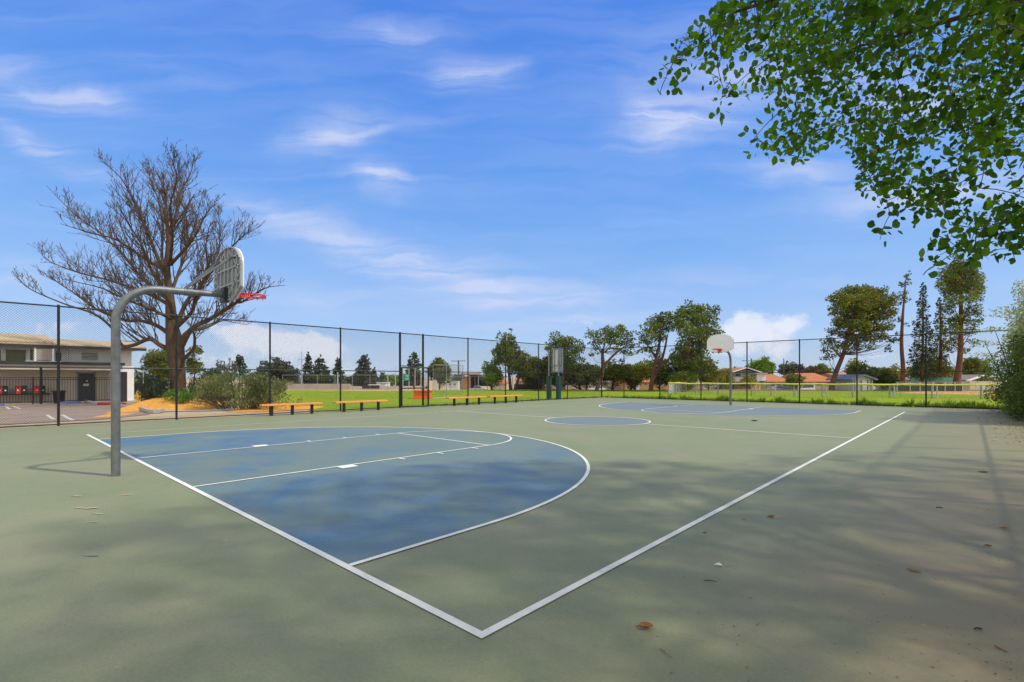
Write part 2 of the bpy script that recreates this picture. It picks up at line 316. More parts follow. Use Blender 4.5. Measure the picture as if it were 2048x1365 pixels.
# ------------------------------------------------------------------ mesh helpers
class MB:
    def __init__(s): s.v = []; s.f = []
    def poly(s, pts):
        i = len(s.v); s.v += [tuple(p) for p in pts]; s.f.append(tuple(range(i, i+len(pts)))); return s
    def box(s, c, size, rz=0, tilt=None):
        hx, hy, hz = [k/2 for k in size]; ca, sa = math.cos(rz), math.sin(rz); i = len(s.v)
        for dz in (-hz, hz):
            for dx, dy in ((-hx, -hy), (hx, -hy), (hx, hy), (-hx, hy)):
                s.v.append((c[0]+dx*ca-dy*sa, c[1]+dx*sa+dy*ca, c[2]+dz))
        for q in ((0, 3, 2, 1), (4, 5, 6, 7), (0, 1, 5, 4), (1, 2, 6, 5), (2, 3, 7, 6), (3, 0, 4, 7)): s.f.append(tuple(i+k for k in q))
        return s
    def bar(s, a, b, w, h=None):          # rectangular bar from a to b
        a, b = Vector(a), Vector(b); h = h or w; t = (b-a).normalized()
        up = Vector((0, 0, 1)) if abs(t.z) < .95 else Vector((0, 1, 0)); r = t.cross(up).normalized(); n = r.cross(t)
        i = len(s.v)
        for p in (a, b):
            for x, y in ((-1, -1), (1, -1), (1, 1), (-1, 1)): s.v.append(tuple(p+r*(x*w/2)+n*(y*h/2)))
        for q in ((0, 3, 2, 1), (4, 5, 6, 7), (0, 1, 5, 4), (1, 2, 6, 5), (2, 3, 7, 6), (3, 0, 4, 7)): s.f.append(tuple(i+k for k in q))
        return s
    def tube(s, pts, rad, n=8, caps=True):
        pts = [Vector(p) for p in pts]; k = len(pts); i0 = len(s.v)
        if not hasattr(rad, '__len__'): rad = [rad]*k
        t0 = (pts[1]-pts[0]).normalized(); ref = Vector((0, 0, 1)) if abs(t0.z) < .9 else Vector((1, 0, 0))
        r = t0.cross(ref).normalized()
        for j in range(k):
            t = (pts[min(j+1, k-1)]-pts[max(j-1, 0)])
            if t.length < 1e-9: t = t0
            t.normalize(); r = (r-t*r.dot(t))
            if r.length < 1e-6: r = t.orthogonal()
            r.normalize(); b = t.cross(r)
            for q in range(n):
                a = 2*math.pi*q/n; s.v.append(tuple(pts[j]+(r*math.cos(a)+b*math.sin(a))*rad[j]))
        for j in range(k-1):
            for q in range(n):
                a, b2 = i0+j*n+q, i0+j*n+(q+1) % n; s.f.append((a, b2, b2+n, a+n))
        if caps: s.f.append(tuple(i0+q for q in range(n))[::-1]); s.f.append(tuple(i0+(k-1)*n+q for q in range(n)))
        return s
    def lathe(s, c, prof, n=16):
        s.tube([(c[0], c[1], c[2]+z) for r, z in prof], [max(r, .001) for r, z in prof], n); return s
    def prism(s, prof, origin, ex, ey, ez, depth):   # profile (a,b) in ex,ey extruded along ez
        o = Vector(origin); ex, ey, ez = Vector(ex), Vector(ey), Vector(ez); i = len(s.v); n = len(prof)
        for k in (-.5, .5):
            for a, b in prof: s.v.append(tuple(o+ex*a+ey*b+ez*(k*depth)))
        s.f.append(tuple(range(i+n-1, i-1, -1))); s.f.append(tuple(range(i+n, i+2*n)))
        for q in range(n):
            r = (q+1) % n; s.f.append((i+q, i+r, i+n+r, i+n+q))
        return s
    def build(s, name, mat, parent=None, smooth=False, bevel=0):
        me = bpy.data.meshes.new(name); off = OFF.get(parent.name, (0, 0, 0)) if parent else (0, 0, 0)
        vs = np.array(s.v, float)-np.array(off); me.from_pydata(vs.tolist(), [], s.f); me.update()
        return link(name, me, mat, parent, smooth, bevel)
OFF = {}
def link(name, me, mat, parent=None, smooth=False, bevel=0):
    if mat: me.materials.append(mat)
    o = bpy.data.objects.new(name, me); COL.objects.link(o)
    if parent: o.parent = parent; OFF[o.name] = OFF.get(parent.name, (0, 0, 0))
    if smooth:
        me.polygons.foreach_set('use_smooth', [True]*len(me.polygons))
        try: me.set_sharp_from_angle(angle=R_(45))
        except Exception: pass
    if bevel:
        b = o.modifiers.new('bevel', 'BEVEL'); b.width = bevel; b.segments = 2; b.limit_method = 'ANGLE'
    return o
def thing(name, label, cat, loc, group=None):
    o = bpy.data.objects.new(name, None); COL.objects.link(o); o.location = loc; o.empty_display_size = .1
    OFF[o.name] = tuple(loc); tag(o, label, cat, group); return o
def tag(o, label, cat, group=None):
    o['label'] = label; o['category'] = cat
    if group: o['group'] = group
    return o
def struct(o): o['kind'] = 'structure'; return o
def stuff(o, label, cat): o['kind'] = 'stuff'; o['label'] = label; o['category'] = cat; return o
def rand_basis(n, up=None, hang=0):
    t = rng.normal(size=(n, 3)); 
    if hang: t[:, 2] -= hang
    t /= np.linalg.norm(t, axis=1)[:, None]
    q = rng.normal(size=(n, 3)); b = np.cross(t, q); b /= np.linalg.norm(b, axis=1)[:, None]
    return t, b
def leaves(name, c, size, mat, parent=None, shape='diamond', aspect=.6, basis=None, hang=0):
    n = len(c); c = np.asarray(c, float)-np.array(OFF.get(parent.name, (0, 0, 0)) if parent else (0, 0, 0))
    size = np.broadcast_to(np.asarray(size, float), (n,))[:, None]
    t, b = basis if basis is not None else rand_basis(n, hang=hang)
    if shape == 'diamond':
        nv = 4; vs = np.stack([c-t*size*.5, c+b*size*.5*aspect, c+t*size*.5, c-b*size*.5*aspect], 1)
        fl = np.arange(4); ft = [4]
    elif shape == 'blade':
        nv = 3; vs = np.stack([c-b*size*aspect*.5, c+b*size*aspect*.5, c+t*size], 1); fl = np.arange(3); ft = [3]
    else:   # folded oval leaf: two halves sharing the midrib
        nn = np.cross(t, b); nv = 10; w_ = size*aspect
        side = lambda f, k, sg: c+t*size*f+(b*sg+nn*.16)*w_*k
        pr = ((-.37, .25), (-.15, .44), (.10, .45), (.33, .24))
        vs = np.stack([c-t*size*.5, c+t*size*.52]+[side(f, k, 1) for f, k in pr]+[side(f, k, -1) for f, k in pr], 1)
        fl = np.array([0, 2, 3, 4, 5, 1, 1, 9, 8, 7, 6, 0]); ft = [6, 6]
    k = len(fl); me = bpy.data.meshes.new(name)
    me.vertices.add(n*nv); me.vertices.foreach_set('co', vs.reshape(-1).astype(np.float32))
    li = (np.arange(n)[:, None]*nv+fl[None]).reshape(-1)
    me.loops.add(len(li)); me.loops.foreach_set('vertex_index', li.astype(np.int32))
    tot = np.tile(np.array(ft), n); st = np.concatenate([[0], np.cumsum(tot)[:-1]])
    me.polygons.add(len(tot)); me.polygons.foreach_set('loop_start', st.astype(np.int32)); me.polygons.foreach_set('loop_total', tot.astype(np.int32))
    me.update(calc_edges=True); me.validate()
    return link(name, me, mat, parent)
DENS = 6.0
def fill_blobs(blobs, dens, shell=.55):
    """points inside ellipsoids (x,y,z,rx,ry,rz); denser towards the surface, with lumpy gaps"""
    out = []
    for x, y, z, rx, ry, rz in blobs:
        n = max(10, int(DENS*dens*rx*ry*rz)); d = rng.normal(size=(n, 3)); d /= np.linalg.norm(d, axis=1)[:, None]
        r = rng.random(n)**(shell*.6); r *= 1+.14*np.sin(d[:, 0]*5+x)*np.sin(d[:, 1]*6+y)+.12*rng.normal(size=n)*.5
        out.append(d*r[:, None]*np.array([rx, ry, rz])+np.array([x, y, z]))
    return np.concatenate(out)
# ------------------------------------------------------------------ ground, court, field
LOW = 1.6
FAR = lambda d: d*1.5 if d >= 66 else d      # things across the street stand half as far again, on the lower ground
def sheet(name, pts, z, mat):
    return struct(MB().poly([(p[0], p[1], z) for p in pts]).build(name, mat))
CW, CL = 15.24, 25.92; MID = CW/2
sheet('ground', [(-2500, -2500), (2500, -2500), (2500, 2500), (-2500, 2500)], -LOW, M['ground'])
# the court and the field lie on a low terrace that ends beyond the field
_f = Vector((SN, CS, 0)); _r = Vector((CS, -SN, 0)); _o = Vector((CX, CY, 0)); m_ = MB(); rows_ = []
for f_, z_ in ((-60, -.045), (66.5, -.045), (75, -LOW-.05)): rows_.append([(_o+_f*f_+_r*x_+Vector((0, 0, z_))) for x_ in (-140, -60, 0, 60, 140)])
for a_, b_ in zip(rows_[:-1], rows_[1:]):
    for i_ in range(4): m_.poly([a_[i_], a_[i_+1], b_[i_+1], b_[i_]])
struct(m_.build('terrace_ground', M['ground']))
sheet('far_verge', [P(1385, 60.5), P(2100, 61), P(2100, 64), P(1385, 64)], -.022, M['verge'])
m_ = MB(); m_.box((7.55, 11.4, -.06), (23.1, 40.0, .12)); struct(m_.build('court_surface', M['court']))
sheet('field_grass', [G(480, 790), (-4.15, 8.5), (-4.15, 31.75), (19.3, 31.75), (30, 31.75), P(2400, 63), P(300, 63), P(420, 34)], -.028, M['grass'])
sheet('road', [P(100, 100), P(2600, 100), P(2600, 107.5), P(100, 107.5)], -LOW+.01, M['road'])
sheet('baseball_infield', [G(1782, 786), G(1850, 783.2), G(1960, 782.2), G(2120, 783), G(2120, 792), G(2010, 791), G(1930, 789.5), G(1850, 788)], -.018, M['infield'])
sheet('warning_track', [G(690, 782), G(830, 782), G(830, 780.6), G(690, 780.6)], -.018, M['infield'])
lot = [G(-500, 846), G(0, 846), G(120, 841), G(190, 836), G(285, 829), G(262, 820), G(205, 812), G(60, 811), G(-500, 830)]
sheet('parking_lot', [(-6.1, -40), (-6.1, -3), (-6.6, 1.2), G(300, 828), G(268, 818), G(225, 812), (-23.2, 4.0), (-23.2, -40)], -.028, M['asphalt'])
sheet('footpath', [G(298, 823), G(478, 820.5), G(476, 816), G(300, 818)], -.016, M['concrete'])
for a, b, c, d in (((150, 826), (168, 834), (172, 834), (155, 826)), ((98, 824), (110, 831), (114, 831), (102, 824)), ((12, 813), (22, 818.4), (26, 818.4), (17, 813)), ((27, 812.5), (44, 817.5), (48, 817.5), (31, 812.5))):
    pass
pl_ = MB()
for (u0, v0, u1, v1) in ((124, 829, 146, 840), (94, 829, 108, 838), (12, 813, 20, 818), (27, 812, 40, 817)):
    a, b = G(u0, v0), G(u1, v1); t = (b-a).normalized(); n = Vector((-t.y, t.x, 0))*.06
    pl_.poly([(p.x, p.y, -.022) for p in (a-n, b-n, b+n, a+n)])
struct(pl_.build('parking_lines', M['oldline']))
# court paint
def arc(c, r, a0, a1, n=64): return [(c[0]+r*math.cos(a0+(a1-a0)*i/n), c[1]+r*math.sin(a0+(a1-a0)*i/n)) for i in range(n+1)]
T3, KEY, FT, BY = 6.05, 1.80, 5.83, 1.60
def blue_end(name, flip):
    pts = [(MID-T3, 0), (MID+T3, 0)]+arc((MID, BY), T3, 0, math.pi)
    if flip: pts = [(x, CL-y) for x, y in pts][::-1]
    sheet(name, pts, .004, M['blue'])
blue_end('three_point_area', False); blue_end('three_point_area', True)
sheet('centre_circle', arc((MID, CL/2), 1.83, 0, 2*math.pi)[:-1], .004, M['blue'])
LW = .06
def strip(mb, pts, w=LW, z=.008, closed=False):
    pts = [Vector((p[0], p[1], 0)) for p in pts]; k = len(pts); i0 = len(mb.v)
    for j in range(k):
        a, b = pts[max(j-1, 0)], pts[min(j+1, k-1)]
        if closed and j in (0, k-1): a, b = pts[-2], pts[1]
        t = (b-a).normalized(); n = Vector((-t.y, t.x, 0))*(w/2)
        mb.v += [(pts[j].x+n.x, pts[j].y+n.y, z), (pts[j].x-n.x, pts[j].y-n.y, z)]
    for j in range(k-1): mb.f.append((i0+2*j, i0+2*j+1, i0+2*j+3, i0+2*j+2))
ln, ol = MB(), MB()
h = LW/2
strip(ln, [(-h, 0), (CW+h, 0)]); strip(ln, [(CW, h), (CW, CL+.1)])
strip(ol, [(0, h), (0, 11.95)]); strip(ol, [(0, 12.1), (0, CL)])
strip(ln, [(h, CL/2), (MID-1.83-h, CL/2)], z=.009); strip(ln, [(MID+1.83+h, CL/2), (CW-h, CL/2)], z=.009)
strip(ln, arc((MID, CL/2), 1.83, 0, 2*math.pi, 96), z=.010, closed=True)
for fl in (0, 1):
    F = (lambda p: (p[0], CL-p[1])) if fl else (lambda p: p)
    y0 = h if not fl else .15
    strip(ln, [F(p) for p in [(MID+T3, y0)]+arc((MID, BY), T3, 0, math.pi, 96)+[(MID-T3, y0)]], w=.055, z=.010)
    strip(ln, [F(p) for p in [(MID+KEY, y0)]+[(MID+KEY, FT-.01)]+arc((MID, FT), KEY, 0, math.pi, 64)+[(MID-KEY, FT-.01), (MID-KEY, y0)]], w=.05, z=.012)
    strip(ln, [F((MID-KEY+.03, FT)), F((MID+KEY-.03, FT))], w=.05, z=.009)
    for s in (-1, 1):
        x = MID+s*KEY
        strip(ln, [F((x+s*.026, 2.29)), F((x+s*.23, 2.29))], w=.30, z=.012)
        for y in (3.40, 4.32, 5.28): strip(ln, [F((x+s*.026, y)), F((x+s*.21, y))], w=.05, z=.012)
strip(ol, [(MID-T3, CL), (MID+T3, CL)], w=.04)
struct(ln.build('court_lines', M['line'])); struct(ol.build('worn_court_lines', M['oldline']))
# mulch mounds beyond the left fence
def mound(name, ring, h, mat, seed, z0=-.03):
    rr = random.Random(seed); c = sum((Vector(p) for p in ring), Vector())/len(ring); m = MB(); n = len(ring); K = 8
    for k in range(K+1):
        f = 1-k/K
        for p in ring:
            q = c+(Vector(p)-c)*f; m.v.append((q.x, q.y, z0+h*(1-f**1.8)*(1+.25*(rr.random()-.5))))
    for k in range(K):
        for j in range(n):
            a, b = k*n+j, k*n+(j+1) % n; m.f.append((a, b, b+n, a+n))
    return struct(m.build(name, mat, smooth=True))
def densering(pts, n=8):
    out = []
    for i, p in enumerate(pts):
        q = pts[(i+1) % len(pts)]
        for k in range(n): out.append(Vector(p).lerp(Vector(q), k/n)+Vector((random.uniform(-.08, .08), random.uniform(-.08, .08), 0)))
    return out
mound('mulch_bed', densering([G(212, 826), G(300, 820), G(400, 819.5), G(440, 816), G(470, 806), G(430, 797), G(330, 797), G(290, 803), G(268, 812)]), .55, M['mulch'], 3)
mound('mulch_bed', densering([G(455, 823), G(540, 822.5), G(640, 816), G(650, 812), G(560, 810), G(480, 813)]), .10, M['mulch'], 4)
mound('mulch_bed', densering([G(185, 834), G(240, 831.5), G(272, 825), G(240, 825), G(205, 829)]), .05, M['mulch'], 5)

# ------------------------------------------------------------------ kerbs
def kerb(label, pts, mat, h=.14, w=.16):
    m = MB()
    for a, b in zip(pts[:-1], pts[1:]): m.bar((a[0], a[1], h/2-.03), (b[0], b[1], h/2-.03), w, h)
    tag(m.build('kerb', mat, bevel=.02), label, 'kerb', 'kerbs round the parking lot')
kerb('pale concrete kerb bending round the corner of the orange mulch', [G(225, 814), G(262, 816.5), G(280, 819), G(292, 823), G(301, 825.5), G(312, 825.8), G(324, 823.5)], M['concrete'], .17, .2)
kerb('red painted kerb in front of the white end wall', [G(196, 809.5), G(250, 809.5)], M['redcurb'])
kerb('unpainted kerb leading from the blue bay to the red kerb', [G(170, 803.5), G(196, 809)], M['concrete'])
kerb('blue painted kerb beside the black bin', [G(120, 807.5), G(160, 805.5)], M['bluecurb'], .12)
kerb('blue painted kerb end at the left edge', [G(-30, 812.5), G(7, 810.5)], M['bluecurb'], .12)

# ------------------------------------------------------------------ chain link fences
def chain(mb, a, b, z0, z1, pitch=.075, r=.0026):
    a, b = Vector(a), Vector(b); Lh = (b-a).length; t = (b-a)/Lh; n = Vector((-t.y, t.x, 0)); H = z1-z0
    k0 = int(-H/pitch)-1; k1 = int(Lh/pitch)+1
    for k in range(k0, k1):
        for s in (1, -1):
            x0 = k*pitch; p = (x0, 0.0); q = (x0+H, H)
            lo, hi = max(0, -x0), min(H, Lh-x0)
            if hi-lo < .02: continue
            p, q = (x0+lo, lo), (x0+hi, hi)
            zz = (lambda y: z0+y) if s == 1 else (lambda y: z1-y)
            A = a+t*p[0]; B = a+t*q[0]; A = Vector((A.x, A.y, zz(p[1])))+n*(s*r*.7); B = Vector((B.x, B.y, zz(q[1])))+n*(s*r*.7)
            d = (B-A).normalized(); e = n; g = d.cross(e); i = len(mb.v)
            for X in (A, B):
                for an in (0, 2.094, 4.189): mb.v.append(tuple(X+(e*math.cos(an)+g*math.sin(an))*r))
            for j in range(3):
                jj = (j+1) % 3; mb.f.append((i+j, i+jj, i+3+jj, i+3+j))
FH, FM = 3.80, 1.86
def big_fence(label, a, b, posts, runs, r=.0026):
    a, b = Vector((*a, 0)), Vector((*b, 0)); root = thing('chain_link_fence', label, 'fence', a, 'tall black fences round the court'); t = (b-a).normalized(); n = Vector((-t.y, t.x, 0))*.045
    for s, kind in posts:
        p = a+t*s; rad = .055 if kind else .036
        MB().tube([(p.x, p.y, -.1), (p.x, p.y, FH+.05)], rad, 10).build('post', M['black'], root, smooth=True)
    for z, nm, rr in ((FH, 'top_rail', .024), (FM, 'middle_rail', .022), (.05, 'bottom_rail', .022)):
        for s0, s1 in (runs if nm != 'top_rail' else [(0, (b-a).length)]):
            m = MB(); p, q = a+t*s0, a+t*s1; m.tube([(p.x, p.y, z), (q.x, q.y, z)], rr, 8); m.build(nm, M['black'], root, smooth=True)
    m = MB()
    for s0, s1 in runs: chain(m, a+t*s0+n, a+t*s1+n, .03, FH-.01, r=r)
    for s0, s1 in gaps_of(runs): chain(m, a+t*s0+n, a+t*s1+n, 2.16, FH-.01, r=r)
    m.build('chain_link_mesh', M['mesh'], root)
    for s0, s1 in gaps_of(runs):
        m = MB(); p, q = a+t*s0, a+t*s1; m.tube([(p.x, p.y, 2.14), (q.x, q.y, 2.14)], .024, 8); m.build('gate_lintel', M['black'], root, smooth=True)
    return root
def gaps_of(runs): return [(runs[i][1], runs[i+1][0]) for i in range(len(runs)-1)]
FX, FY, RX = -3.9, 31.4, 19.05
def ly(u): return P(u, onx(u, FX)).y
def bx_(u): return P(u, ony(u, FY)).x
Y0 = -9.0
lp = [ly(u)-Y0 for u in (117, 353, 540, 681, 800, 846, 936, 1011, 1077, 1135)]
first = lp[0]; lp = [first-3.05*2, first-3.05]+lp+[FY-Y0]
g0, g1 = ly(800)-Y0, ly(846)-Y0
big_fence('tall black chain-link fence behind the orange benches with a gateway', (FX, Y0), (FX, FY), [(s, abs(s-g0) < .1 or abs(s-g1) < .1 or s == lp[-1]) for s in lp], [(0, g0), (g1, FY-Y0)], r=.0026)
bp_ = [bx_(u)-FX for u in (1248, 1320, 1402, 1494, 1599, 1714, 1852)]+[RX-FX]
big_fence('tall black chain-link fence behind the far hoop along the grass', (FX, FY), (RX, FY), [(s, 0) for s in bp_], [(0, RX-FX)], r=.0016)
big_fence('tall black chain-link fence on the planted right side', (RX, FY), (RX, Y0), [(s, 0) for s in np.arange(3.05, FY-Y0, 3.05)], [(0, FY-Y0)])
# dark wind screen strip at the right edge of the picture, tied to that fence
m = MB(); m.box((RX-.07, 25.0, .95), (.012, 8.5, 1.75)); tag(m.build('wind_screen', M['darkplastic']), 'black wind screen tied along the right fence beneath the hedge', 'screen')
# gate
def gate():
    ya, yb = ly(800)+.10, ly(846)-.02
    hinge = Vector((FX, ya, 0)); ang = R_(16); L = (yb-ya)+.12
    dirv = Vector((math.sin(ang), math.cos(ang), 0)); e = hinge+dirv*L
    g = thing('gate', 'black framed chain-link gate standing slightly open', 'gate', hinge)
    f = MB()
    for p in (hinge, e): f.tube([(p.x, p.y, .06), (p.x, p.y, 2.06)], .045, 10)
    for z in (.06, 1.0, 2.06): f.tube([(hinge.x, hinge.y, z), (e.x, e.y, z)], .036, 10)
    f.build('gate_frame', M['black'], g, smooth=True)
    m = MB(); chain(m, hinge, e, .06, 2.06, r=.003); m.build('chain_link_mesh', M['mesh'], g)
    for z in (.35, 1.8):
        m = MB(); m.bar((FX, ya-.10, z), (FX, ya+.03, z), .05, .07); m.build('hinge', M['black'], g)
    m = MB(); p = e-dirv*.06; m.box((p.x, p.y, 1.03), (.07, .12, .12), -ang); m.build('latch', M['bracket'], g)
    c = hinge+dirv*.26; n = Vector((dirv.y, -dirv.x, 0))
    s = thing('notice_sign', 'small green notice sign wired to the gate', 'sign', c+n*.05+Vector((0, 0, 1.38)))
    mm = MB(); q = c+n*.05; mm.box((q.x, q.y, 1.55), (.012, .30, .36), -ang); mm.build('sign_board', M['signgreen'], s, bevel=.004)
    k = MB()
    for z, w in ((1.66, .2), (1.60, .16), (1.50, .2), (1.46, .14)): q = c+n*.0585; k.box((q.x, q.y, z), (.003, w, .018), -ang)
    k.build('sign_marks', M['lip'], s)
gate()

# ------------------------------------------------------------------ benches
def bench(y0, y1, label):
    x = -3.28; L = y1-y0
    b = thing('bench', label, 'bench', (x, (y0+y1)/2, 0), 'orange benches along the left fence')
    m = MB(); m.box((x, (y0+y1)/2, .435), (.27, L, .075)); s = m.build('seat', M['bench'], b, bevel=.012)
    for f in (.17, .5, .83):
        y = y0+L*f; m = MB(); m.box((x, y, .195), (.10, .10, .40)); m.build('leg', M['black'], b, bevel=.006)
def bench_y(u): return P(u, onx(u, -3.28)).y
bench(bench_y(521), bench_y(643), 'nearest orange plank bench in front of the grey green shrubs')
bench(bench_y(669), bench_y(773), 'orange plank bench just left of the gate')
bench(bench_y(895), bench_y(970), 'orange plank bench just right of the gate')
bench(bench_y(978), bench_y(1043), 'farthest orange plank bench, below the tall round-topped pine')

# ------------------------------------------------------------------ basketball hoops
def hoop(py, sgn, label):
    X = MID-.02
    def Y(y): return py+sgn*(y+.55)        # y measured from the near baseline towards the court
    r0 = thing('basketball_hoop', label, 'basketball hoop', (X, py, 0), 'basketball hoops at the ends of the court')
    path = [(X, Y(-.55), -.05), (X, Y(-.55), 1.2), (X, Y(-.55), 2.40)]
    for k in range(1, 13):
        a = math.pi/2*k/12; path.append((X, Y(-.55+.56*(1-math.cos(a))), 2.40+.57*math.sin(a)))
    path.append((X, Y(.42), 2.985))
    MB().tube(path, .060, 24).build('pole', M['galv'], r0, smooth=True)
    MB().tube([(X, Y(.36), 2.984), (X, Y(.48), 2.988)], .068, 20).build('collar', M['galv'], r0, smooth=True)
    MB().tube([(X, Y(.42), 2.985), (X, Y(1.0), 3.005)], .052, 20).build('arm', M['galv'], r0, smooth=True)
    m = MB(); m.box((X, Y(.985), 3.0), (.20, .10, .26)); m.build('bracket', M['bracket'], r0, bevel=.01)
    by = 1.06; zb = 2.90
    prof = [(-.34, 0), (.34, 0), (.66, .15), (.685, .18), (.685, .56)]+[(.685*math.cos(a), .56+.39*math.sin(a)**.92) for a in np.linspace(.12, math.pi-.12, 22)]+[(-.685, .56), (-.685, .18), (-.66, .15)]
    bm_ = MB(); bm_.prism(prof, (X, Y(by), zb), (1, 0, 0), (0, 0, 1), (0, 1, 0), .022); board = bm_.build('backboard', M['boardface'], r0)
    # raised edge and casting ribs on the back
    e = MB(); q = len(prof)
    for i in range(q):
        a, b = prof[i], prof[(i+1) % q]; e.bar((X+a[0]*.985, Y(by-.035), zb+.48+(a[1]-.48)*.985), (X+b[0]*.985, Y(by-.035), zb+.48+(b[1]-.48)*.985), .05, .022)
    e.build('backboard_rim', M['board'], board)
    rb = MB(); yb = Y(by-.028)
    for x in (-.09, .09, .30, -.30): rb.bar((X+x, yb, zb+.03), (X+x, yb, zb+(.93 if abs(x) < .2 else .86)), .028, .045)
    for z, w in ((.28, .66), (.56, .66), (.74, .56)): rb.bar((X-w, yb, zb+z), (X+w, yb, zb+z), .042, .026)
    for s in (-1, 1):
        rb.bar((X+s*.12, yb, zb+.10), (X+s*.62, yb, zb+.42), .042, .026); rb.bar((X+s*.12, yb, zb+.88), (X+s*.60, yb, zb+.48), .042, .026)
        rb.bar((X+s*.50, yb, zb+.16), (X+s*.50, yb, zb+.74), .026, .042)
    rb.build('ribs', M['board'], board)
    bk = MB(); bk.prism([(p[0]*.99, p[1]*.985+.005) for p in prof], (X, Y(by-.0135), zb), (1, 0, 0), (0, 0, 1), (0, 1, 0), .004); bk.build('back_panel', M['board'], board)
    for s in (-1, 1):
        MB().bar((X+s*.07, Y(.40), 3.06), (X+s*.34, Y(by-.06), zb+.74), .034, .034).build('brace', M['galv'], r0)
    # rim, mounting plate and hooks
    m = MB(); m.box((X, Y(by+.04), 3.0), (.16, .06, .16)); m.bar((X-.06, Y(by+.06), 3.04), (X-.10, Y(by+.2), 3.04), .022, .03); m.bar((X+.06, Y(by+.06), 3.04), (X+.10, Y(by+.2), 3.04), .022, .03)
    m.bar((X, Y(by+.06), 2.96), (X, Y(by+.19), 3.02), .02, .02)
    plate = m.build('rim_plate', M['rim'], r0)
    c = Y(by+.15+.229); m = MB(); ring = [(X+.229*math.cos(a), c+.229*math.sin(a), 3.05) for a in np.linspace(0, 2*math.pi, 41)]
    m.tube(ring, .0115, 8, caps=False); ring2 = [(X+.232*math.cos(a), c+.232*math.sin(a), 3.025) for a in np.linspace(0, 2*math.pi, 41)]; m.tube(ring2, .008, 6, caps=False)
    for a in np.linspace(.3, 2*math.pi+.3, 12, endpoint=False):
        p = (X+.23*math.cos(a), c+.23*math.sin(a)); m.tube([(p[0], p[1], 3.045), (p[0], p[1], 2.99)], .006, 5)
    m.build('rim', M['rim'], r0, smooth=True)
hoop(-.55, 1, 'nearer basketball hoop seen from behind on a grey gooseneck pole')
hoop(CL+.55, -1, 'farther basketball hoop with its white fan-shaped face turned this way')

# ------------------------------------------------------------------ board on green padded posts beyond the fence corner
def board_posts():
    a, b = P(1098, 36.3), P(1117, 35.4); c = (a+b)/2; root = thing('practice_board', 'square grey board on two posts in green padding beyond the fence', 'backboard', c)
    dirv = (b-a).normalized(); rz = math.atan2(dirv.y, dirv.x); n = Vector((-dirv.y, dirv.x, 0))
    for p in (a, b):
        MB().tube([(p.x, p.y, -.1), (p.x, p.y, 3.6)], .06, 12).build('post', M['greysteel'], root, smooth=True)
        MB().tube([(p.x, p.y, -.02), (p.x, p.y, 1.68)], .19, 14).build('post_padding', M['greenpad'], root, smooth=True)
    q = c+dirv*.15+n*.22
    m = MB(); m.box((q.x, q.y, 2.80), (1.12, .05, 1.72), rz); m.build('panel', M['boardface'], root)
    q2 = q-n*.06; m = MB()
    for s in (-.5, -.25, .25, .5): p = q2+dirv*s; m.box((p.x, p.y, 2.80), (.05, .06, 1.72), rz)
    for z in (1.97, 2.42, 3.63): m.box((q2.x-n.x*.005, q2.y-n.y*.005, z), (1.1, .062, .055), rz)
    m.build('back_frame', M['greysteel'], root)
    for s in (-.56, .56): p = q+dirv*s-n*.02; MB().box((p.x, p.y, 2.80), (.03, .16, 1.78), rz).build('side_frame', M['bluegrey'], root)
board_posts()

# ------------------------------------------------------------------ trees
def px2d(pts, d, dd=0.0):
    """picture column/row pairs at depth d (drifting by dd towards the tip) -> points of the tree"""
    k = max(1, len(pts)-1); return [P3(p[0], p[1], d+dd*i/k) for i, p in enumerate(pts)]
def curve(pts, n):      # Catmull-Rom resample of (x,y,z,r) rows
    p = np.array(pts, float); p = np.vstack([2*p[0]-p[1], p, 2*p[-1]-p[-2]]); out = []
    for i in range(1, len(p)-2):
        for t in np.linspace(0, 1, n, endpoint=False):
            a, b, c, d = p[i-1:i+3]
            out.append(.5*((2*b)+(-a+c)*t+(2*a-5*b+4*c-d)*t*t+(-a+3*b-3*c+d)*t**3))
    out.append(p[-2]); return np.array(out)
def limb_rows(pts, d, dd=0.0):
    w = [p[2] for p in pts]; q = px2d(pts, d, dd); return [(*v, w_/2*d/FPX) for v, w_ in zip(q, w)]
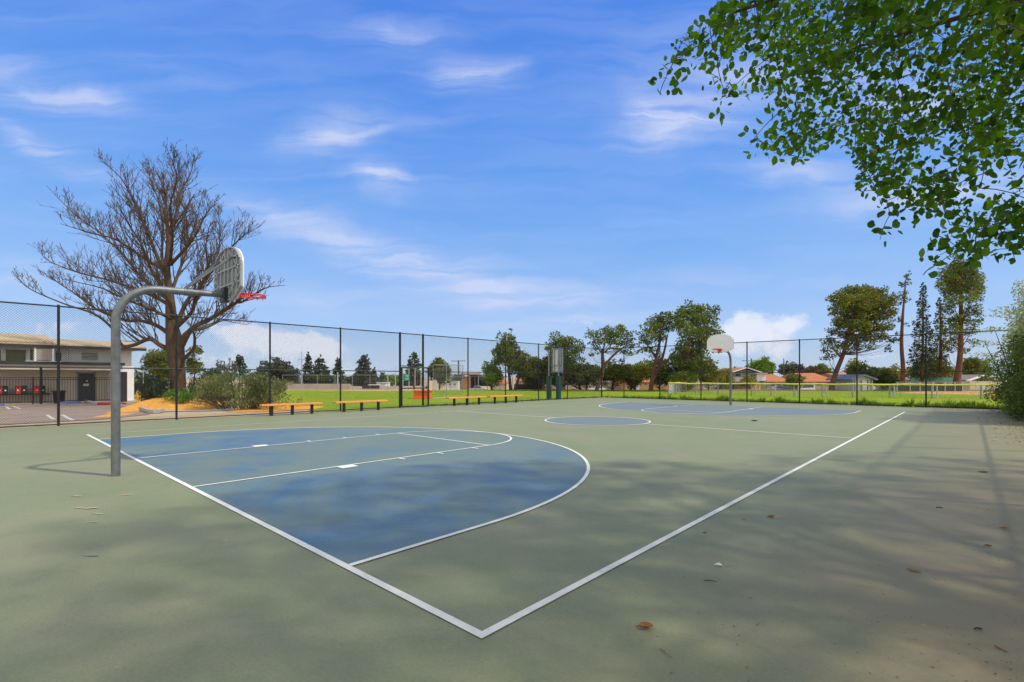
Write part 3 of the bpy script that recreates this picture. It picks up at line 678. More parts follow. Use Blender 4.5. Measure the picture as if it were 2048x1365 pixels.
def tree(name, label, d, trunk, clumps, mat, size=.34, dens=60, bark='pinebark', limbs=(), group=None, spread=.75, cat='tree', flat=False, aspect=.6, base=True):
    """trunk: rows (u,v,width px); clumps: (u,v,ru,rv) ellipses of the crown, each given its own distance"""
    if d >= 66: d = FAR(d); size *= 1.4; dens /= 2.2
    rows = limb_rows([(a, b, w*.68) for a, b, w in trunk], d); limbs = [[(a, b, w*.75) for a, b, w in lb] for lb in limbs]
    clumps = [(a, b, ru*1.2, rv*1.3) for a, b, ru, rv in clumps]
    sat = []
    for a, b, ru, rv in clumps:
        for _ in range(3):
            t = random.uniform(0, 6.283); k = random.uniform(.85, 1.25); f = random.uniform(.28, .5); sat.append((a+math.cos(t)*ru*k, b+math.sin(t)*rv*k, ru*f, ru*f*random.uniform(.6, .9)))
    clumps = [(a, b, ru*.9, rv*.9) for a, b, ru, rv in clumps]+sat; size *= .74; dens *= 1.75
    if base: rows = [(rows[0][0], rows[0][1], -.15 if d < 66 else -LOW-.1, rows[0][3]*1.15)]+rows
    root = thing(name, label, cat, (rows[0][0], rows[0][1], 0), group)
    us = [c[0] for c in clumps]; half = (max(us)-min(us))/2*d/FPX+1
    m = MB(); c = curve(rows, 4); m.tube(c[:, :3], c[:, 3], 8)
    for lb in limbs:
        c = curve(limb_rows(lb, d, random.uniform(-.3, .3)*half), 4); m.tube(c[:, :3], c[:, 3], 6)
    bl = []
    mid = np.mean(us); tp = np.array([r[:3] for r in rows])
    for (u, v, ru, rv) in clumps:
        lim = math.sqrt(max(.05, 1-((u-mid)/(half*FPX/d+ru))**2)); off = random.uniform(-1, 1)*half*spread*lim
        dq = d+off; p = P3(u, v, dq); k = d/FPX; bl.append((p.x, p.y, p.z, ru*k*.95, ru*k*.95, rv*k))
        j = np.argmin(np.abs(tp[:, 2]-(p.z-abs(off)*.4-.5))); a = Vector(tp[j])
        mdl = a.lerp(Vector(p), .55)+Vector((random.uniform(-.3, .3), random.uniform(-.3, .3), -.35)); rr = max(.02, rows[j][3]*.28)*min(1, ru*k/.9)
        c = curve([(*a, rr), (*mdl, rr*.7), (*p, rr*.25)], 4); m.tube(c[:, :3], c[:, 3], 5)
    m.build('trunk', M[bark], root, smooth=True)
    pts = fill_blobs(bl, dens)
    t = b = None
    if flat:
        t, b = rand_basis(len(pts)); t[:, 2] *= .35; t /= np.linalg.norm(t, axis=1)[:, None]
    leaves('crown', pts, size*rng.uniform(.6, 1.35, len(pts)), mat, root, aspect=aspect, basis=(t, b) if flat else None)
    return root
def scatter_clumps(u0, u1, v0, v1, n, r0, r1, seed, shape='round'):
    rr = random.Random(seed); out = []
    while len(out) < n:
        a, b = rr.uniform(-1, 1), rr.uniform(-1, 1)
        if shape == 'round' and a*a+b*b > 1: continue
        if shape == 'cone' and abs(a) > (b+1)/2*.95+.05: continue
        r = rr.uniform(r0, r1); out.append(((u0+u1)/2+a*((u1-u0)/2-r*.8), (v0+v1)/2+b*((v1-v0)/2-r*.7), r, r*rr.uniform(.65, .9)))
    return out
GP = 'pines beyond the field'
tree('pine_tree', 'round-topped pine standing alone above the farthest orange bench', 63, [(1021, 778, 10), (1018, 745, 8), (1014, 700, 6), (1016, 675, 3)],
     [(1016, 682, 17, 14), (1008, 695, 16, 12), (1026, 698, 15, 13), (1000, 703, 12, 9), (1034, 714, 14, 9), (1012, 716, 20, 10), (995, 706, 7, 6), (1040, 711, 9, 6), (1024, 728, 13, 6), (1003, 724, 8, 5)], L_pine, .38, 50, group=GP)
tree('broad_tree', 'dark olive tree right beside the round-topped pine', 62, [(1030, 778, 9), (1040, 750, 7), (1050, 730, 4)], scatter_clumps(1022, 1088, 708, 762, 16, 10, 16, 1)+[(1050, 716, 13, 9)], L_olive, .36, 60, group='broad trees beyond the field')
tree('broad_tree', 'bright green tree in front of the orange house gable', 64, [(983, 776, 6), (980, 755, 4), (978, 740, 3)], scatter_clumps(963, 1006, 730, 766, 13, 9, 14, 2)+[(970, 735, 8, 8), (997, 722, 8, 6)], L_bright, .34, 60, group='broad trees beyond the field')
tree('broad_tree', 'dark leafy tree partly hidden by the board on green posts', 62, [(1086, 778, 8), (1088, 755, 6), (1090, 735, 3)], scatter_clumps(1068, 1112, 715, 770, 12, 9, 14, 3), L_olive, .36, 60, group='broad trees beyond the field')
tree('pine_tree', 'stout pine rising directly behind the board on green posts', 60, [(1122, 778, 9), (1128, 745, 7), (1132, 705, 5), (1128, 685, 3)],
     [(1118, 680, 15, 9), (1137, 683, 17, 9), (1128, 692, 22, 9), (1104, 690, 10, 7), (1150, 697, 13, 8), (1160, 700, 10, 6), (1118, 706, 20, 9), (1142, 712, 18, 10), (1134, 724, 17, 8), (1100, 700, 8, 6)], L_pine, .36, 48, group=GP)
tree('broad_tree', 'low spreading dark tree between the two umbrella pines', 64, [(1160, 778, 8), (1155, 758, 6), (1150, 745, 4)], scatter_clumps(1108, 1182, 724, 768, 18, 10, 16, 5), L_olive, .36, 55, group='broad trees beyond the field')
tree('pine_tree', 'umbrella pine with a forked leaning trunk and a flat wide crown', 58, [(1194, 778, 12), (1204, 752, 10), (1207, 728, 9), (1206, 705, 6), (1210, 685, 4)],
     [(1178, 668, 9, 7), (1190, 672, 14, 9), (1207, 665, 15, 9), (1225, 664, 16, 9), (1243, 666, 16, 10), (1256, 675, 13, 8), (1200, 684, 17, 7), (1222, 680, 18, 8), (1242, 686, 16, 7), (1262, 693, 13, 6), (1190, 694, 10, 4), (1250, 704, 13, 5), (1230, 697, 12, 4), (1186, 708, 7, 4), (1262, 708, 9, 4)], L_pine, .32, 46,
     limbs=[[(1207, 735, 8), (1222, 716, 6), (1240, 700, 5), (1255, 690, 2)], [(1207, 710, 5), (1195, 695, 3), (1188, 680, 2)], [(1210, 705, 5), (1222, 690, 3), (1228, 675, 2)]], group=GP)
tree('broad_tree', 'low dark green tree under the umbrella pine', 62, [(1225, 778, 8), (1228, 758, 6), (1232, 745, 3)], scatter_clumps(1182, 1262, 726, 765, 18, 9, 15, 6), L_olive, .36, 52, group='broad trees beyond the field')
tree('broad_tree', 'low olive tree just left of the orange-roofed house', 63, [(1262, 778, 9), (1268, 755, 7), (1280, 740, 4)], scatter_clumps(1252, 1312, 724, 762, 15, 9, 14, 7)+[(1290, 728, 10, 8)], L_yell, .34, 30, group='broad trees beyond the field')
tree('pine_tree', 'tallest pine of the middle group with several dark leaning stems', 58, [(1302, 778, 14), (1306, 750, 12), (1314, 710, 9), (1320, 680, 7), (1322, 650, 4)],
     [(1313, 642, 18, 12), (1330, 640, 15, 12), (1302, 654, 15, 10), (1290, 668, 12, 9), (1322, 660, 18, 10), (1296, 684, 12, 7), (1284, 680, 8, 7), (1318, 676, 15, 8), (1300, 700, 12, 5), (1288, 697, 8, 5), (1340, 655, 10, 8)], L_pine, .34, 46,
     limbs=[[(1306, 760, 10), (1318, 735, 8), (1328, 705, 6), (1335, 670, 4)], [(1312, 715, 6), (1298, 695, 4), (1288, 678, 2)], [(1310, 745, 6), (1340, 715, 5), (1360, 690, 3)]], group=GP)
tree('pine_tree', 'broad pine with the fullest rounded crown, left of the far hoop', 57, [(1368, 778, 16), (1372, 750, 13), (1375, 715, 10), (1380, 670, 7), (1385, 630, 4)],
     [(1384, 620, 20, 12), (1405, 624, 20, 14), (1366, 630, 18, 12), (1420, 640, 16, 14), (1392, 642, 22, 13), (1356, 648, 15, 11), (1374, 662, 20, 12), (1408, 664, 20, 12), (1430, 660, 12, 11), (1440, 668, 9, 7), (1390, 684, 22, 12), (1362, 690, 14, 9), (1420, 690, 15, 10), (1345, 632, 11, 8), (1384, 708, 22, 11), (1405, 722, 17, 11), (1372, 730, 18, 10), (1352, 712, 12, 8), (1395, 742, 17, 9), (1370, 752, 18, 8)], L_pine, .36, 44, group=GP)
tree('broad_tree', 'yellow green bushy tree beneath the broad rounded pine', 60, [(1360, 778, 7), (1365, 762, 5), (1370, 752, 3)], scatter_clumps(1335, 1412, 742, 774, 14, 8, 12, 9), L_bright, .32, 40, group='broad trees beyond the field')
# right group
GR = 'tall trees by the right-hand houses'
tree('pine_tree', 'big dense dark-crowned pine on a leaning trunk above the orange roof', 62, [(1664, 772, 15), (1672, 745, 13), (1686, 710, 11), (1697, 670, 9), (1708, 630, 6), (1712, 600, 4)],
     [(1702, 584, 22, 12), (1728, 588, 22, 13), (1752, 586, 18, 10), (1682, 600, 18, 13), (1712, 606, 24, 15), (1745, 608, 24, 15), (1772, 604, 16, 14), (1786, 600, 9, 9), (1674, 622, 14, 12), (1700, 632, 22, 14), (1735, 634, 24, 14), (1768, 630, 18, 12), (1680, 646, 15, 9), (1715, 652, 22, 11), (1748, 656, 20, 11), (1668, 664, 11, 8), (1695, 670, 16, 9), (1725, 676, 18, 9), (1758, 676, 14, 7), (1775, 652, 12, 8), (1660, 685, 12, 8), (1684, 690, 14, 8), (1712, 694, 12, 7), (1650, 700, 9, 7), (1656, 715, 10, 6), (1782, 680, 10, 5), (1742, 694, 10, 6), (1776, 697, 7, 4)], L_olive, .36, 52, bark='pinebark',
     limbs=[[(1690, 700, 7), (1720, 670, 5), (1750, 645, 3)], [(1682, 715, 6), (1668, 700, 4), (1655, 692, 2)]], group=GR)
tree('pine_tree', 'slender bare-stemmed pine with only a wisp of crown', 60, [(1805, 768, 12), (1806, 735, 11), (1803, 690, 9), (1805, 640, 7), (1809, 590, 4), (1813, 548, 2)],
     [(1815, 552, 5, 9), (1809, 570, 8, 6), (1818, 566, 6, 5), (1806, 588, 10, 6), (1814, 600, 7, 5), (1802, 604, 8, 5), (1795, 640, 8, 4), (1811, 648, 6, 4), (1797, 666, 6, 3), (1790, 622, 6, 4)], L_pine, .30, 50, bark='redbark', spread=.4, group=GR)
def conifer_clumps(u, v0, v1, wid, n, seed, droop=.3, thin=.1):
    rr = random.Random(seed); out = [(u, v0+4, 2.5, 6)]
    for i in range(n):
        f = (i+.7)/n; v = v0+(v1-v0)*f; w = wid*(.12+.88*f**.9)*rr.uniform(.75, 1.1)
        for s in (-1, 1):
            for k in (.35, .75):
                out.append((u+s*w*k+rr.uniform(-1, 1), v+droop*w*k*.5+rr.uniform(-1.5, 1.5), w*.30+1.5, max(1.8, (v1-v0)/n*(.34+thin))))
    return out
tree('conifer_tree', 'sparse layered conifer with gaps of sky left of the biggest redwood', 60, [(1843, 768, 9), (1845, 720, 7), (1846, 660, 5), (1846, 575, 2)], conifer_clumps(1846, 570, 752, 28, 14, 21), L_fir, .30, 62, bark='redbark', spread=.5, group=GR)
tree('conifer_tree', 'shorter brownish conifer squeezed against the biggest redwood', 61, [(1880, 768, 10), (1881, 720, 8), (1881, 660, 5), (1880, 605, 2)], conifer_clumps(1880, 600, 752, 24, 12, 22), L_olive, .30, 52, bark='redbark', spread=.5, group=GR)
tree('redwood_tree', 'biggest redwood, tall with a thick red trunk and full dark top', 58, [(1913, 770, 20), (1917, 740, 15), (1921, 700, 13), (1922, 640, 11), (1922, 570, 7), (1922, 525, 3)],
     [(1920, 530, 16, 12), (1938, 538, 18, 12), (1905, 542, 18, 12), (1922, 552, 26, 14), (1952, 560, 15, 11), (1895, 562, 18, 12), (1880, 570, 9, 8), (1930, 575, 24, 13), (1904, 582, 20, 12), (1956, 584, 12, 8), (1940, 598, 16, 9), (1908, 604, 15, 9), (1896, 620, 13, 8), (1944, 622, 17, 8), (1930, 640, 14, 8), (1905, 642, 15, 8), (1952, 645, 11, 6), (1900, 664, 15, 8), (1938, 664, 15, 8), (1948, 684, 10, 6), (1908, 684, 14, 8), (1895, 700, 8, 5), (1930, 700, 9, 5), (1962, 576, 7, 5)], L_pine, .32, 54, bark='redbark', group=GR)
GB = 'background trees behind the houses'
def bushy(label, u0, u1, v0, v1, d, mat, seed, n=12, size=.4, dens=34, name='broad_tree', group=GB, trunk=True, spread=.7, rmin=.2):
    w = u1-u0; r = min(w, (v1-v0)*1.3)
    cl = scatter_clumps(u0, u1, v0, v1, n, r*rmin, r*(rmin+.1), seed)
    tree(name, label, d, [((u0+u1)/2, min(778, v1+6), max(3, w*.09)), ((u0+u1)/2+1, (v0+v1)/2, max(2, w*.05)), ((u0+u1)/2, v0+(v1-v0)*.3, 1.5)], cl, mat, size, dens, group=group, spread=spread)
bushy('bright round-headed tree above the ridge of the two-storey house', 1498, 1550, 720, 752, 92, L_bright, 31, 14, .45)
bushy('yellow green tree left of the two-storey house', 1432, 1470, 737, 772, 70, L_yell, 32, 12, .36)
bushy('yellow tree in front of the two-storey house wall', 1485, 1512, 744, 776, 71, L_yell, 33, 10, .34)
bushy('dark olive tree between the two terracotta roofs', 1570, 1606, 746, 774, 70, L_olive, 34, 11, .36)
bushy('grey green tree mass left of the red brown tree', 1560, 1612, 728, 758, 100, L_cedar, 35, 14, .5)
bushy('dark red brown tree behind the right terracotta roof', 1602, 1642, 738, 765, 90, L_red, 36, 12, .45)
bushy('olive tree top far behind the leaning pine', 1614, 1664, 730, 752, 105, L_olive, 37, 12, .5)
bushy('light green tree right of the leaning pine trunk', 1690, 1722, 712, 770, 70, L_yell, 38, 14, .36)
bushy('green bush beside the slender pine', 1756, 1800, 748, 778, 64, L_fir, 39, 12, .36, name='bush')
bushy('round green tree left of the slender pine trunk', 1778, 1802, 727, 764, 76, L_yell, 40, 10, .4)
bushy('yellow green tree behind the slender pine trunk', 1808, 1835, 732, 768, 76, L_yell, 41, 10, .4)
bushy('bright tree right of the biggest redwood trunk', 1886, 1912, 738, 766, 78, L_bright, 42, 9, .4)
bushy('brown green tree far right behind the hedge', 1922, 1975, 716, 768, 68, L_olive, 43, 14, .4)
bushy('dark low tree behind the blue grey shed', 1738, 1768, 735, 760, 95, L_fir, 44, 10, .45)
bushy('pale yellow tree behind the shed roof', 1757, 1782, 735, 752, 100, L_yell, 45, 8, .45)
bushy('small grey green tree left of the far hoop pole', 1420, 1444, 738, 760, 95, L_cedar, 46, 9, .45)
bushy('dark shrub tree by the gabled garage', 1462, 1482, 738, 760, 84, L_olive, 47, 8, .4)
for i, (t, a, b, v0, v1, mm) in enumerate((('dark low tree filling the gap left of the tallest pine', 1240, 1300, 722, 772, 'o'), ('dense dark tree low behind the tallest pine', 1288, 1350, 715, 772, 'p'),
        ('broad dark tree low behind the fullest pine', 1340, 1420, 700, 774, 'p'), ('dark tree at the right foot of the fullest pine', 1392, 1442, 722, 774, 'o'), ('low olive tree behind the board on green posts', 1090, 1150, 722, 772, 'o'),
        ('dark low tree left of the umbrella pine trunk', 1146, 1200, 728, 772, 'p'), ('olive tree low between the round-topped pine and the board', 1040, 1100, 722, 774, 'p'), ('dark olive tree at the foot of the leaning pine', 1690, 1745, 722, 774, 'o'),
        ('olive bush behind the shed and the leaning pine', 1740, 1790, 738, 772, 'o'), ('mixed green tree behind the twin conifers', 1820, 1905, 722, 768, 'p'))):
    bushy(t, a, b, v0, v1, 65, L_olive if mm == 'o' else L_pine, 200+i, 16, .36, 40, group='low trees along the street', rmin=.17)
# left distance
GLC = 'conifers across the left field'
def lconifer(label, u, v0, v1, wid, d, mat, seed, n=9, size=.42, dens=44, base=776, group=GLC, flat=False):
    tree('conifer_tree', label, d, [(u, base, max(3, wid*.2)), (u, (v0+v1)/2, 2.5), (u, v0+4, 1)], conifer_clumps(u, v0, v1, wid, n, seed), mat, size, dens, spread=.5, group=group, flat=flat)
lconifer('slim dark conifer, left one of the pair beside the tall mast', 616, 709, 762, 13, 74, L_fir, 51, 9, .42, 60)
tree('conifer_tree', 'wide conifer on a forked trunk, right one of the pair by the mast', 74, [(635, 778, 6), (636, 765, 5), (638, 745, 3), (640, 722, 1.5)], conifer_clumps(641, 715, 765, 24, 9, 52)+[(622, 764, 13, 4), (655, 764, 16, 4), (640, 758, 20, 6)], L_fir, .42, 60, group=GLC, limbs=[[(636, 768, 4), (645, 762, 3), (655, 757, 1)]])
lconifer('thin topped conifer right of the forked pair', 676, 718, 768, 15, 80, L_fir, 53, 8, .44, 52)
lconifer('layered cedar with a fine spire in the middle of the left field', 728, 709, 764, 24, 84, L_cedar, 54, 9, .46, 50)
tree('conifer_tree', 'broad grey green cedar behind the shrubs', 70, [(556, 776, 6), (556, 745, 4), (556, 722, 2)], [(553, 720, 8, 5), (545, 730, 14, 5), (562, 728, 12, 6), (552, 740, 22, 6), (532, 737, 12, 3), (575, 742, 12, 4), (530, 750, 18, 5), (565, 752, 24, 7), (545, 758, 26, 6), (520, 745, 8, 2.5), (585, 752, 10, 5)], L_cedar, .40, 48, group=GLC)
lconifer('dark conifer behind the gate frame with a crooked spire', 828, 705, 756, 18, 70, L_fir, 55, 8, .4, 55)
lconifer('pointed dark conifer peeping over the grey green shrubs', 479, 713, 748, 17, 52, L_fir, 56, 7, .32, 70)
lconifer('small distant conifer right of the layered cedar', 748, 739, 765, 8, 95, L_cedar, 57, 5, .5, 40)
bushy('dense dark tree behind the batting cage', 856, 902, 719, 770, 72, L_olive, 61, 16, .4, 50)
bushy('grey green tree right of the batting cage', 902, 926, 745, 770, 80, L_cedar, 62, 9, .4)
bushy('bright green small tree left of the gate', 768, 800, 748, 770, 88, L_bright, 63, 9, .45)
bushy('dark low tree left of the bright small tree', 752, 776, 746, 768, 98, L_fir, 64, 8, .5)
bushy('grey green low trees behind the tan wall', 565, 605, 750, 772, 82, L_cedar, 65, 10, .42)
bushy('dark bush beside the tall mast foot', 582, 602, 758, 777, 72, L_fir, 66, 8, .36, name='bush')
bushy('rusty bush in front of the tan wall', 644, 660, 765, 778, 73, L_olive, 67, 6, .34, name='bush')
bushy('round olive tree behind the bare tree, left side', 284, 350, 699, 772, 46, L_olive, 68, 20, .30, 90, rmin=.14)
bushy('olive tree behind the bare tree, right side', 366, 412, 692, 752, 48, L_olive, 69, 15, .30, 70, rmin=.14)
bushy('low green tree beside the building corner', 266, 300, 733, 778, 44, L_fir, 70, 10, .30, 80)
bushy('dark hedge tree behind the spiky plants', 400, 470, 735, 790, 40, L_fir, 71, 14, .28, 90)
for i, (a, b, t) in enumerate(((690, 760, 750), (780, 850, 752), (930, 1000, 752), (1440, 1500, 744), (1560, 1680, 742), (1700, 1780, 748), (480, 560, 752), (1180, 1300, 748))):
    bushy('distant grey green treetops, '+['right of the thin topped conifer', 'behind the gate', 'left of the round-topped pine', 'behind the far hoop pole', 'behind the terracotta roofs', 'behind the blue grey shed', 'left of the broad cedar', 'behind the umbrella pine'][i], a, b, t, 772, 130, L_cedar, 80+i, 22, .7, 16, rmin=.3, group='distant treetops')

# ---- the bare tree
def bare_tree():
    d = 28.0; base = P(355, d); root = thing('bare_tree', 'big leafless tree with a thick trunk left of the nearer hoop', 'tree', (base.x, base.y, 0))
    m = MB(); tw = MB(); rr = random.Random(12)
    def rows(pts, dd): return limb_rows(pts, d, dd)
    trunk = [(base.x, base.y, -.2, .60)]+rows([(355, 795, 36), (356, 760, 33), (353, 720, 35), (350, 690, 38), (344, 650, 27), (340, 600, 20), (334, 540, 14), (337, 480, 10), (332, 430, 7), (330, 388, 5), (318, 352, 2.5)], 0)
    c = curve(trunk, 5); c[:, 3] *= .84; m.tube(c[:, :3], c[:, 3], 12)
    L = [([(348, 702, 17), (322, 690, 13), (298, 682, 12), (272, 692, 10), (246, 688, 9), (228, 662, 7), (190, 628, 6), (130, 608, 4), (60, 572, 2.5), (28, 538, 1.2)], -2),
         ([(343, 672, 15), (318, 650, 11), (282, 643, 9), (246, 646, 8), (200, 616, 6), (150, 592, 4), (112, 562, 2.5), (80, 540, 1.2)], 3),
         ([(360, 696, 20), (388, 660, 14), (430, 636, 11), (466, 612, 8), (490, 600, 6), (530, 578, 3), (570, 571, 1.2)], -1.5),
         ([(354, 650, 15), (376, 606, 10), (402, 566, 8), (427, 525, 6), (441, 482, 4), (436, 440, 2), (440, 415, 1)], 2.5),
         ([(337, 565, 12), (312, 505, 9), (288, 455, 7), (272, 400, 5), (242, 356, 3), (200, 318, 1.2)], -2),
         ([(336, 505, 10), (352, 432, 7), (362, 390, 5), (384, 346, 3), (393, 312, 1.2)], 1),
         ([(337, 600, 12), (290, 560, 8), (252, 512, 6), (202, 468, 4), (150, 425, 2.5), (92, 366, 1)], 2),
         ([(336, 545, 10), (296, 516, 7), (236, 484, 5), (178, 462, 3), (125, 450, 1)], -4),
         ([(341, 530, 10), (382, 482, 6), (410, 442, 4), (428, 412, 1.5)], -3),
         ([(400, 570, 8), (440, 512, 5), (478, 484, 3), (500, 460, 1.2)], -2),
         ([(341, 612, 12), (300, 590, 9), (225, 562, 6), (150, 542, 4), (95, 515, 2), (78, 505, 1)], 4.5),
         ([(340, 590, 11), (360, 540, 8), (376, 490, 6), (372, 430, 4), (350, 380, 2.5), (334, 340, 1)], 4),
         ([(338, 560, 11), (322, 510, 8), (330, 450, 6), (316, 400, 4), (300, 350, 2), (290, 335, 1)], 5),
         ([(350, 640, 13), (330, 590, 9), (300, 540, 7), (284, 490, 5), (250, 440, 3), (235, 405, 1.2)], -5),
         ([(352, 655, 14), (380, 625, 9), (396, 590, 7), (410, 540, 5), (408, 490, 3), (418, 452, 1.2)], -5.5),
         ([(357, 690, 14), (376, 668, 9), (410, 660, 6), (440, 640, 4), (470, 645, 2), (500, 650, 1)], 4),
         ([(366, 720, 12), (384, 700, 8), (392, 680, 7), (388, 660, 4)], -2),
         ([(348, 640, 12), (310, 625, 7), (260, 600, 5), (200, 575, 3), (120, 560, 1.2)], -6),
         ([(340, 530, 9), (350, 470, 6), (340, 420, 4), (352, 360, 2.5), (345, 318, 1)], -4)]
    limbs = []
    for pts, dd in L:
        pts = [pts[0]]+[(a+rr.uniform(-5, 5), b+rr.uniform(-5, 5), w) for a, b, w in pts[1:]]
        limbs.append(curve(rows(pts, dd), 6))
    for c in limbs: c[:, 3] *= .70; m.tube(c[:, :3], c[:, 3], 7)
    limbs.append(curve(trunk, 5)[len(trunk)*3:])
    m.build('trunk', M['bark'], root, smooth=True)
    cnt = [0]
    def sprout(p, dirv, length, rad, lev):
        k = 5 if lev < 2 else 4; pts = [p]; q = p.copy(); dv = dirv.copy()
        for i in range(k):
            dv = (dv+Vector((rr.gauss(0, .085), rr.gauss(0, .085), rr.gauss(.07, .07)))).normalized(); q = q+dv*(length/k); pts.append(q.copy())
        tw.tube(pts, [max(.008, rad*(1-.8*i/k)) for i in range(k+1)], 4 if lev == 1 else 3, caps=False); cnt[0] += 1
        if lev >= 3: return
        n = rr.randint(3, 5) if lev == 1 else rr.randint(1, 3)
        for i in range(n):
            f = rr.uniform(.2, .88); j = min(k-1, int(f*k)); s = pts[j].lerp(pts[j+1], f*k-j); dd = (pts[j+1]-pts[j]).normalized()
            side = Vector((rr.gauss(0, 1), rr.gauss(0, 1), rr.gauss(.25, .8))); side = (side-dd*side.dot(dd)).normalized()
            sprout(s, (dd*rr.uniform(.6, 1.1)+side*rr.uniform(.5, .9)+Vector((0, 0, .25))).normalized(), length*rr.uniform(.26, .52), rad*.55, lev+1)
    for c in limbs:
        n = len(c); L_ = np.linalg.norm(np.diff(c[:, :3], axis=0), axis=1).sum(); k = int(L_*4.5)
        for i in range(k):
            f = rr.uniform(.12, .94); j = min(n-2, int(f*(n-1))); p = Vector(c[j, :3]).lerp(Vector(c[j+1, :3]), rr.random()); dd = Vector(c[j+1, :3]-c[j, :3]).normalized()
            if p.z < 3.4: continue
            side = Vector((rr.gauss(0, 1), rr.gauss(0, 1), rr.gauss(.35, .8))); side = (side-dd*side.dot(dd)).normalized()
            sprout(p, (dd*rr.uniform(.6, 1.2)+side*rr.uniform(.4, .9)+Vector((0, 0, .42))).normalized(), rr.uniform(1.4, 3.1)*(1.05-.76*f), max(.012, min(.035, c[j, 3]*.5)), 1)
    tw.build('twigs', M['twig'], root)
    print('twigs', cnt[0])
bare_tree()

# ---- shrubs and weeds by the fences
def shrub(name, label, d, clumps, mat, size, dens, group=None, stems=14, h=None, aspect=.35, shape='diamond', spread=.8, hang=0):
    us = [c[0] for c in clumps]; u0 = np.mean(us); b = P(u0, d); root = thing(name, label, 'shrub', (b.x, b.y, 0), group); k = d/FPX
    half = (max(us)-min(us))/2*k+.4; bl = []; m = MB()
    for u, v, ru, rv in clumps:
        off = random.uniform(-1, 1)*half*spread*math.sqrt(max(.1, 1-((u-u0)*k/(half+.1))**2)); off = max(-1.4, min(1.4, off)); p = P3(u, v, d+off); bl.append((p.x, p.y, p.z, ru*k, ru*k, rv*k))
        g = P(u0+(u-u0)*.55, d+off*.6, .0)
        c = curve([(*g, .022), (*g.lerp(p, .5), .016), (*p, .006)], 3); m.tube(c[:, :3], c[:, 3], 4)
    m.build('stems', M['twig'], root)
    pts = fill_blobs(bl, dens); pts = pts[pts[:, 2] > .02]
    t = None
    tt, bb = rand_basis(len(pts)); tt[:, 2] = np.abs(tt[:, 2])+.4; tt /= np.linalg.norm(tt, axis=1)[:, None]
    leaves('foliage', pts, size*rng.uniform(.6, 1.4, len(pts)), mat, root, aspect=aspect, basis=(tt, bb), shape=shape)
    return root
GS = 'shrubs on the mulch bed'
shrub('shrub', 'wide grey green shrub mass behind the nearest bench', 25.0, scatter_clumps(388, 590, 740, 816, 78, 12, 19, 101)+[(400, 795, 14, 14), (600, 805, 9, 12)]+[(420, 800, 20, 14), (545, 800, 18, 16), (480, 806, 24, 12), (575, 800, 10, 16)], L_rosem, .13, 500, GS)
shrub('shrub', 'dark purplish shrub left of the bare tree trunk', 27.5, scatter_clumps(276, 348, 742, 812, 30, 12, 18, 102)+[(300, 800, 16, 10), (285, 803, 10, 8)], L_darkbush, .14, 380, GS)
shrub('shrub', 'bright green low shrub at the foot of the bare tree', 26, scatter_clumps(328, 402, 774, 808, 18, 10, 15, 103), L_shrub, .15, 420, GS)
shrub('shrub', 'dark green shrub right of the bare tree trunk', 27.6, scatter_clumps(372, 418, 748, 806, 14, 11, 16, 104), L_darkbush, .14, 380, GS)
# tall dry flower spikes standing out of the grey green shrub
for u, v0 in ((434, 719), (440, 721), (446, 722), (457, 716), (462, 722), (468, 722), (452, 728)):
    b = P(u, 27); top = P3(u+2, v0, 27); r0 = thing('flower_spike', 'dry upright flower spike above the grey green shrub, '+{434: 'leftmost', 440: 'second from the left', 446: 'third from the left', 457: 'tallest, leaning right', 462: 'just right of the tallest', 468: 'rightmost', 452: 'shortest, left of the tallest'}[u], 'plant', (b.x, b.y, 0), 'dry flower spikes')
    MB().tube([(b.x, b.y, -.05), (b.x+.03, b.y, 1.2), tuple(top)], [.015, .012, .008], 5).build('stem', M['twig'], r0)
    n = 60; z = top.z-rng.random(n)*.62; pts = np.stack([top.x+rng.normal(0, .035, n), top.y+rng.normal(0, .035, n), z], 1); leaves('flower_head', pts, .09, L_spike, r0)
# weeds along the foot of the far fence
def tufts(n, sampler, hmin, hmax, mat, name, label, cat, blades=26):
    C, S, T = [], [], []
    for i in range(n):
        p = sampler(i); hh = random.uniform(hmin, hmax); k = blades
        a = rng.uniform(0, 2*np.pi, k); sp = rng.random(k)*.5*hh
        C.append(np.stack([p.x+np.cos(a)*sp*.6, p.y+np.sin(a)*sp*.6, np.full(k, -.03)+rng.random(k)*hh*.35], 1)); S.append(hh*rng.uniform(.4, 1, k))
        t = np.stack([np.cos(a)*rng.uniform(.1, .8, k), np.sin(a)*rng.uniform(.1, .8, k), np.full(k, 1.)], 1); T.append(t/np.linalg.norm(t, axis=1)[:, None])
    C = np.concatenate(C); S = np.concatenate(S); T = np.concatenate(T); q = rng.normal(size=T.shape); B = np.cross(T, q); B /= np.linalg.norm(B, axis=1)[:, None]
    return stuff(leaves(name, C, S, mat, shape='blade', aspect=.16, basis=(T, B)), label, cat)
def s1(i):
    x = FX+.3+(RX-FX-.3)*(random.random()**.75); cl = math.sin(x*2.3)+math.sin(x*5.1+1)
    return Vector((x, FY+random.uniform(.0, .35+.2*max(0, cl)), 0))
tufts(560, s1, .08, .26, L_weed, 'fence_weeds', 'weeds growing along the foot of the far fence', 'weeds')
tufts(70, lambda i: Vector((random.choice([1.2, 2.9, 5.2, 8.6, 11.0, 12.9, 15.2, 16.1, 16.9, 17.4, 18.0])+random.gauss(0, .28), FY+random.uniform(.05, .6), 0)), .22, .5, L_weed, 'tall_weeds', 'taller weed clumps along the foot of the far fence', 'weeds', 34)
tufts(260, lambda i: Vector((FX-random.uniform(.05, .5), random.uniform(13, 31), 0)), .05, .16, L_weed, 'fence_weeds', 'weeds along the foot of the left fence beyond the gate', 'weeds')
